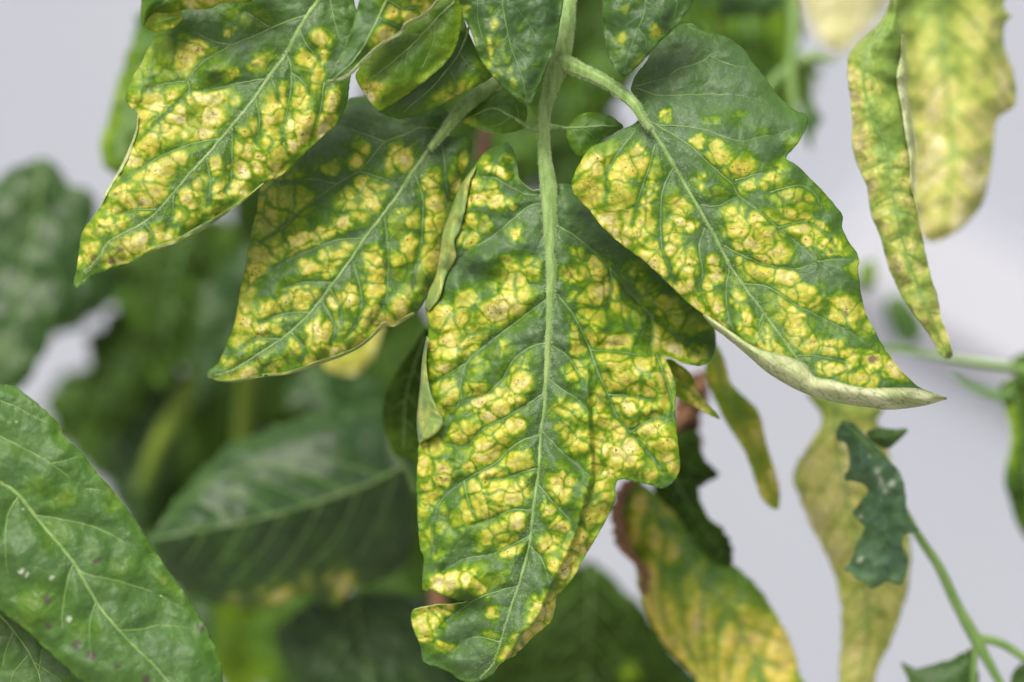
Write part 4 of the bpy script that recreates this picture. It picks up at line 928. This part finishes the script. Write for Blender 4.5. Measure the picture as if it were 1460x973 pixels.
# ------------------------------------------------------------------ left and below: behind the focus
ML_OUT = [215, 769, 252, 710, 291, 668, 318, 640, 345, 628, 373, 618, 416, 598, 468, 585, 524, 580, 560, 600, 580, 640, 590, 700, 592, 762, 582, 801, 537, 829, 505, 836, 490, 856, 470, 868, 452, 862, 442, 844, 416, 853, 373, 867, 330, 864, 286, 855, 243, 827, 228, 795]
bML = Blade(ML_OUT, [578, 664, 520, 693, 442, 719, 364, 741, 299, 754, 218, 769], [], [(485, 830, 15, 16), (403, 846, 14, 12, 0, .8), (338, 853, 12, 9, 0, .7), (440, 830, 10, 14, 0, .5), (370, 850, 12, 10, 0, .6)], d0=84, g=(-.5, -1.4), curv=1, q=1.0, qs=18, wave=3, ws=130, crin=.15, edge=1.5,
            step=4, jag=5, seed=151, mw=3.6, vw=1.8, auto=6, mat=M_DEEP, vmat=M_SIDE, extra=lambda x, y, dm, side, tm, db: np.where(y < np.interp(x, [215, 299, 364, 442, 520, 580], [769, 754, 741, 719, 693, 664]), 1, .9) * np.minimum(dm, 140) * .13)
ML = leaf('broad dark green blurred leaf with a pale sheen on its upper half', bML)
px_tube('stalk', [(600, 500), (575, 560), (558, 600), (560, 640), (578, 664), (590, 700)], [5, 6, 7, 6, 5, 3], [40, 42, 44, 46, 47, 48], M_STEM, ML, ML.location)
bMX = Blade([545, 590, 560, 540, 590, 495, 612, 470, 618, 560, 610, 680, 590, 660, 560, 640], [606, 480, 580, 560, 575, 640], [], [], d0=36, g=(0, -1), curv=5, q=1, step=4, seed=153, mw=2.4, vw=1.2, auto=4, mat=M_SHADED, base=.05)
leaf('shaded green leaf edge tucked behind the long mottled leaflet', bMX)
bLI = Blade([455, 470, 540, 455, 535, 500, 528, 515, 505, 535, 480, 532, 462, 520], [530, 460, 490, 525], [], [(495, 500, 50, 40, 0, .5)], d0=110, g=(0, -3), curv=2, q=.5, step=5, seed=157, mw=1.4, vw=1, auto=3, base=.42)  # high base pigment stands in for light shining through the leaf
leaf('lime leaf scrap with a backlit glow in its colour below the smooth-edged mottled leaflet', bLI)
bLM = Blade([395, 905, 430, 868, 480, 848, 530, 846, 600, 852, 640, 895, 655, 960, 660, 1012, 430, 1012, 410, 960], [505, 848, 512, 900, 525, 960, 530, 1010], [], [], d0=115, g=(0, -1.5), curv=3, q=2, qs=20, wave=2.5, step=5, jag=6, seed=161, mw=3, vw=1.6, auto=5, mat=M_DEEP)
leaf('dark glossy leaf with a pale midrib below the broad blurred leaf', bLM)
bB1 = Blade([640, 1012, 720, 920, 800, 850, 838, 800, 880, 832, 915, 865, 960, 930, 1005, 1012], [842, 806, 840, 900, 830, 1005], [], [(897, 960, 12, 10, 0, .6)], d0=125, g=(0, -2), curv=2, q=1.6, qs=20, wave=2.5, step=5, jag=5, seed=163, mw=2.4, vw=1.6, auto=5, mat=M_SHADED)
leaf('large dark green leaf in shadow beneath the torn tip', bB1)
bLA = Blade([-45, 300, -10, 262, 25, 238, 60, 226, 86, 240, 100, 262, 135, 280, 130, 340, 112, 400, 100, 440, 72, 480, 48, 530, 20, 560, -45, 570], [60, 232, 50, 320, 30, 420, 10, 550], [], [(8, 500, 10, 14, 0, .4)], d0=140, g=(0, -1.6), curv=3, q=.4, qs=22, wave=1.3, step=5, jag=5, seed=167, mw=2.6, vw=1.6, auto=6, mat=M_DEEP)
leaf('blurred dark leaf with greyish sheen beside the hooked leaf tip', bLA)
bLB = Blade([208, 10, 188, 60, 170, 110, 150, 180, 142, 210, 152, 240, 200, 262, 260, 230, 300, 120, 290, 20], [270, 20, 220, 120, 160, 215], [], [(180, 180, 40, 60, 0, .2)], d0=100, g=(0, -1), curv=2, q=1.4, qs=20, wave=2, step=5, jag=5, seed=171, mw=2.2, vw=1.4, auto=5, base=.10)
leaf('olive green blurred leaf edge behind the top of the hooked leaf', bLB)
# dense shaded foliage farther back, between the leaves in focus and the wall
BACK = 'shaded leaves of the foliage mass behind'
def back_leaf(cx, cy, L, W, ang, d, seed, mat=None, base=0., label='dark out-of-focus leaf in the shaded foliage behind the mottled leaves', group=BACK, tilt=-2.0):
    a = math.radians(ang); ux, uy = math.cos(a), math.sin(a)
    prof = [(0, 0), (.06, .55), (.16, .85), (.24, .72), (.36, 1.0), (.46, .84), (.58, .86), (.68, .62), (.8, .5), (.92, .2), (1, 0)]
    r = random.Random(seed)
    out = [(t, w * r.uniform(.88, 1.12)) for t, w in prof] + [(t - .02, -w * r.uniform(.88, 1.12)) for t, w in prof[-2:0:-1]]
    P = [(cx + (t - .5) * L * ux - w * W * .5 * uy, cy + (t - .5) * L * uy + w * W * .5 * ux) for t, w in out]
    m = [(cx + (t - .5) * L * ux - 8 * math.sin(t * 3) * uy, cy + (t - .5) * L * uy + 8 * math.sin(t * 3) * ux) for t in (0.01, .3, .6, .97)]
    b = Blade(np.array(P).ravel(), np.array(m).ravel(), [], [], d0=d, g=(r.uniform(-1.5, 1.5), tilt), curv=3, q=.5, qs=22, wave=3, step=6, jag=9, seed=seed, mw=2.6, vw=1.5, auto=4, mat=mat or M_SHADED, base=base, vmat=M_VEIN_DK)
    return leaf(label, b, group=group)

DKB = 'dark blurred leaf '
for i, (cx, cy, L, W, an, d, mt, ba, lab) in enumerate([
        (250, 430, 260, 190, 100, 150, 0, 0, 'filling the shade under the hooked mottled leaf'), (170, 540, 240, 120, 112, 170, 0, 0, 'beside the pale gap left of the lime-yellow bent stem'),
        (335, 570, 260, 170, 95, 190, 0, .05, 'behind the upright lime stem'), (430, 560, 260, 190, 80, 200, 0, 0, 'between the upright lime stem and the lime leaf scrap'),
        (205, 640, 260, 120, 98, 180, 1, .03, 'with a greyish sheen behind the lime-yellow bent stem'), (285, 690, 260, 120, 95, 210, 0, .12, 'of olive tone above the broad leaf with the pale sheen'),
        (530, 540, 260, 200, 95, 180, 0, 0, 'in the gap above the broad leaf with the pale sheen'), (600, 620, 320, 190, 95, 170, 0, 0, 'beside the long mottled leaflet, behind a curved stalk'),
        (700, 230, 270, 160, 90, 140, 0, .02, 'behind the bare stalk and the reddish brown stem'), (590, 220, 260, 190, 90, 160, 0, 0, 'behind the bright green folded leaf'),
        (830, 180, 260, 120, 80, 170, 0, .02, 'of olive tone behind the small leaflet beside the stalk'), (870, 40, 240, 190, 90, 150, 0, 0, 'behind the base of the broad leaflet'),
        (1045, 50, 190, 140, 100, 130, 0, .05, 'rising above the dark lobe of the broad leaflet'), (1090, 90, 170, 120, 72, 120, 0, .14, 'of olive tone beside the upright grey-green stem'),
        (975, -5, 170, 120, 60, 125, 0, .1, 'above the leaf tip with a few yellow dots'), (640, 770, 320, 150, 90, 180, 0, 0, 'in shadow beside the brown stem piece'),
        (620, 930, 240, 170, 100, 170, 0, 0, 'under the torn twisted tip'), (400, 800, 260, 200, 100, 200, 0, .03, 'under the yellow-edged lobes of the broad sheen leaf'),
        (330, 930, 200, 110, 70, 190, 0, .25, 'of yellowish tone beside the purple-spotted leaf edge'), (110, 410, 180, 130, 120, 160, 1, 0, 'with greyish sheen joining the leaf beside the hooked tip'),
        (480, 480, 280, 220, 95, 220, 0, 0, 'behind the lime leaf scrap'), (560, 950, 200, 180, 80, 190, 0, 0, 'beside the glossy leaf with the pale midrib'),
        (40, 380, 240, 200, 100, 190, 1, 0, 'deep behind the leaf with greyish sheen'), (760, 60, 260, 160, 90, 170, 0, .04, 'behind the blue-green spotted leaves'), (805, 220, 230, 130, 95, 150, 0, 0, 'in the fork between the long and the broad mottled leaflets'),
        (740, 900, 260, 200, 95, 200, 0, 0, 'behind the shadowed leaf beneath the torn tip'), (420, 300, 300, 240, 95, 230, 0, 0, 'between the hooked leaf and the smooth-edged leaflet'),
        (250, 850, 200, 130, 60, 150, 1, 0, 'jagged and greyish, under the tip of the broad sheen leaf'), (420, 930, 220, 150, 95, 160, 0, .1, 'with jagged lobes above the yellowish leaf'),
        (300, 780, 240, 170, 30, 190, 0, 0, 'lying deep under the broad sheen leaf'), (140, 620, 200, 120, 60, 200, 0, 0, 'beyond the edge of the purple-spotted leaf'),
        (330, 470, 260, 130, 115, 140, 1, 0, 'catching greyish light below the hooked leaf'), (500, 620, 240, 150, 60, 130, 1, 0, 'overlapping the top of the broad sheen leaf'),
        (1110, 30, 150, 90, 80, 140, 0, .1, 'beside the cream-yellow leaf tip'),
        (1010, 95, 120, 80, 40, 110, 0, .1, 'small, peeping over the dark lobe'), (1130, 130, 110, 60, 110, 150, 0, .16, 'small and olive, under the thin pale twig'), (1060, -10, 130, 90, 20, 100, 1, 0, 'small and greyish, arching over the dark lobe'),
        (735, 205, 110, 80, 100, 110, 0, 0, 'small, showing between stalk and rusty stem'), (840, 130, 120, 80, 120, 130, 0, .02, 'small, showing under the bent side stalk'), (960, 70, 120, 90, 80, 60, 0, .04, 'small, behind the leaf tip with yellow dots'), (640, 690, 260, 160, 80, 140, 0, .02, 'beside the small curled flap'), (550, 850, 220, 120, 100, 140, 0, .03, 'closing the gap beside the torn tip')]):
    back_leaf(cx, cy, L, W, an, d * 1.25, 300 + i * 3, M_DEEP if mt else M_SHADED, ba, DKB + lab)

# unseen leaves added above the frame to shade the foliage behind
for i, (cx, cy, L, W, an, d, tl) in enumerate([(200, -330, 420, 330, 95, 150, -22), (480, -300, 440, 360, 85, 165, -24), (720, -320, 400, 320, 92, 180, -22), (340, -480, 420, 340, 100, 240, -20), (640, -500, 420, 360, 90, 250, -20), (60, -380, 360, 300, 95, 230, -20)]):
    back_leaf(cx, cy, L, W, an, d, 500 + i * 3, M_SHADED, 0, 'unseen leaf added above the leaves in view to shade the foliage', 'added shade leaves above the picture', tl)

# stems at the back
def stem(label, pts, rads, d, mat, group=None):
    p0 = pts[0]
    e = empty('stem', Vector(pos(p0[0], p0[1], float(d))), label, 'stem', group)
    px_tube('stalk', pts, rads, [d] * len(pts), mat, e, e.location, sides=12)
    return e
M_LIME = plain_material('young_stem_skin', (128, 150, 40), (104, 132, 30), 80, .5, .2, .0002, .2)
stem('blurred lime-yellow stem bending through the dark foliage', [(290, 480), (278, 530), (250, 590), (222, 640), (200, 700)], [9, 11, 14, 12, 9], 200, M_LIME)
stem('upright blurred lime stem behind the smooth-edged leaflet', [(356, 470), (352, 540), (346, 600), (340, 660)], [12, 13, 11, 9], 200, M_LIME)
stem('upright grey-green stem behind the pale rolled leaves', [(1128, -30), (1133, 40), (1128, 100), (1134, 170)], [7, 8, 7, 5], 115, M_STEM)
stem('thin pale twig crossing behind the dark lobe', [(1090, 130), (1120, 100), (1160, 80), (1190, 85)], [6, 7, 7, 5], 118, M_STEM)
stem('brown stem piece glimpsed beside the torn leaf tip', [(618, 800), (624, 850), (628, 900)], [12, 12, 11], 100, M_DRY)
stem('reddish brown stem glimpsed above the long mottled leaflet', [(694, 185), (690, 205), (688, 235)], [9, 9, 8], 100, M_RUST)
bTW = Blade([1142, 160, 1150, 120, 1163, 155, 1172, 170, 1160, 190, 1156, 215, 1146, 190], [1148, 130, 1154, 205], [], [], d0=120, curv=3, q=.4, step=6, seed=181, mw=1.2, vw=.8, auto=2, mat=M_BLUE)
leaf('tiny blurred leaf beside the pointed dark lobe', bTW)

rib = [c for c in bL1.obj.children if c.name.startswith('midrib')][0]
fuzz(rib, bL1.obj, bL1.origin, 1800, .25, .6); down(bL1, 4000); down(bBL, 1500)
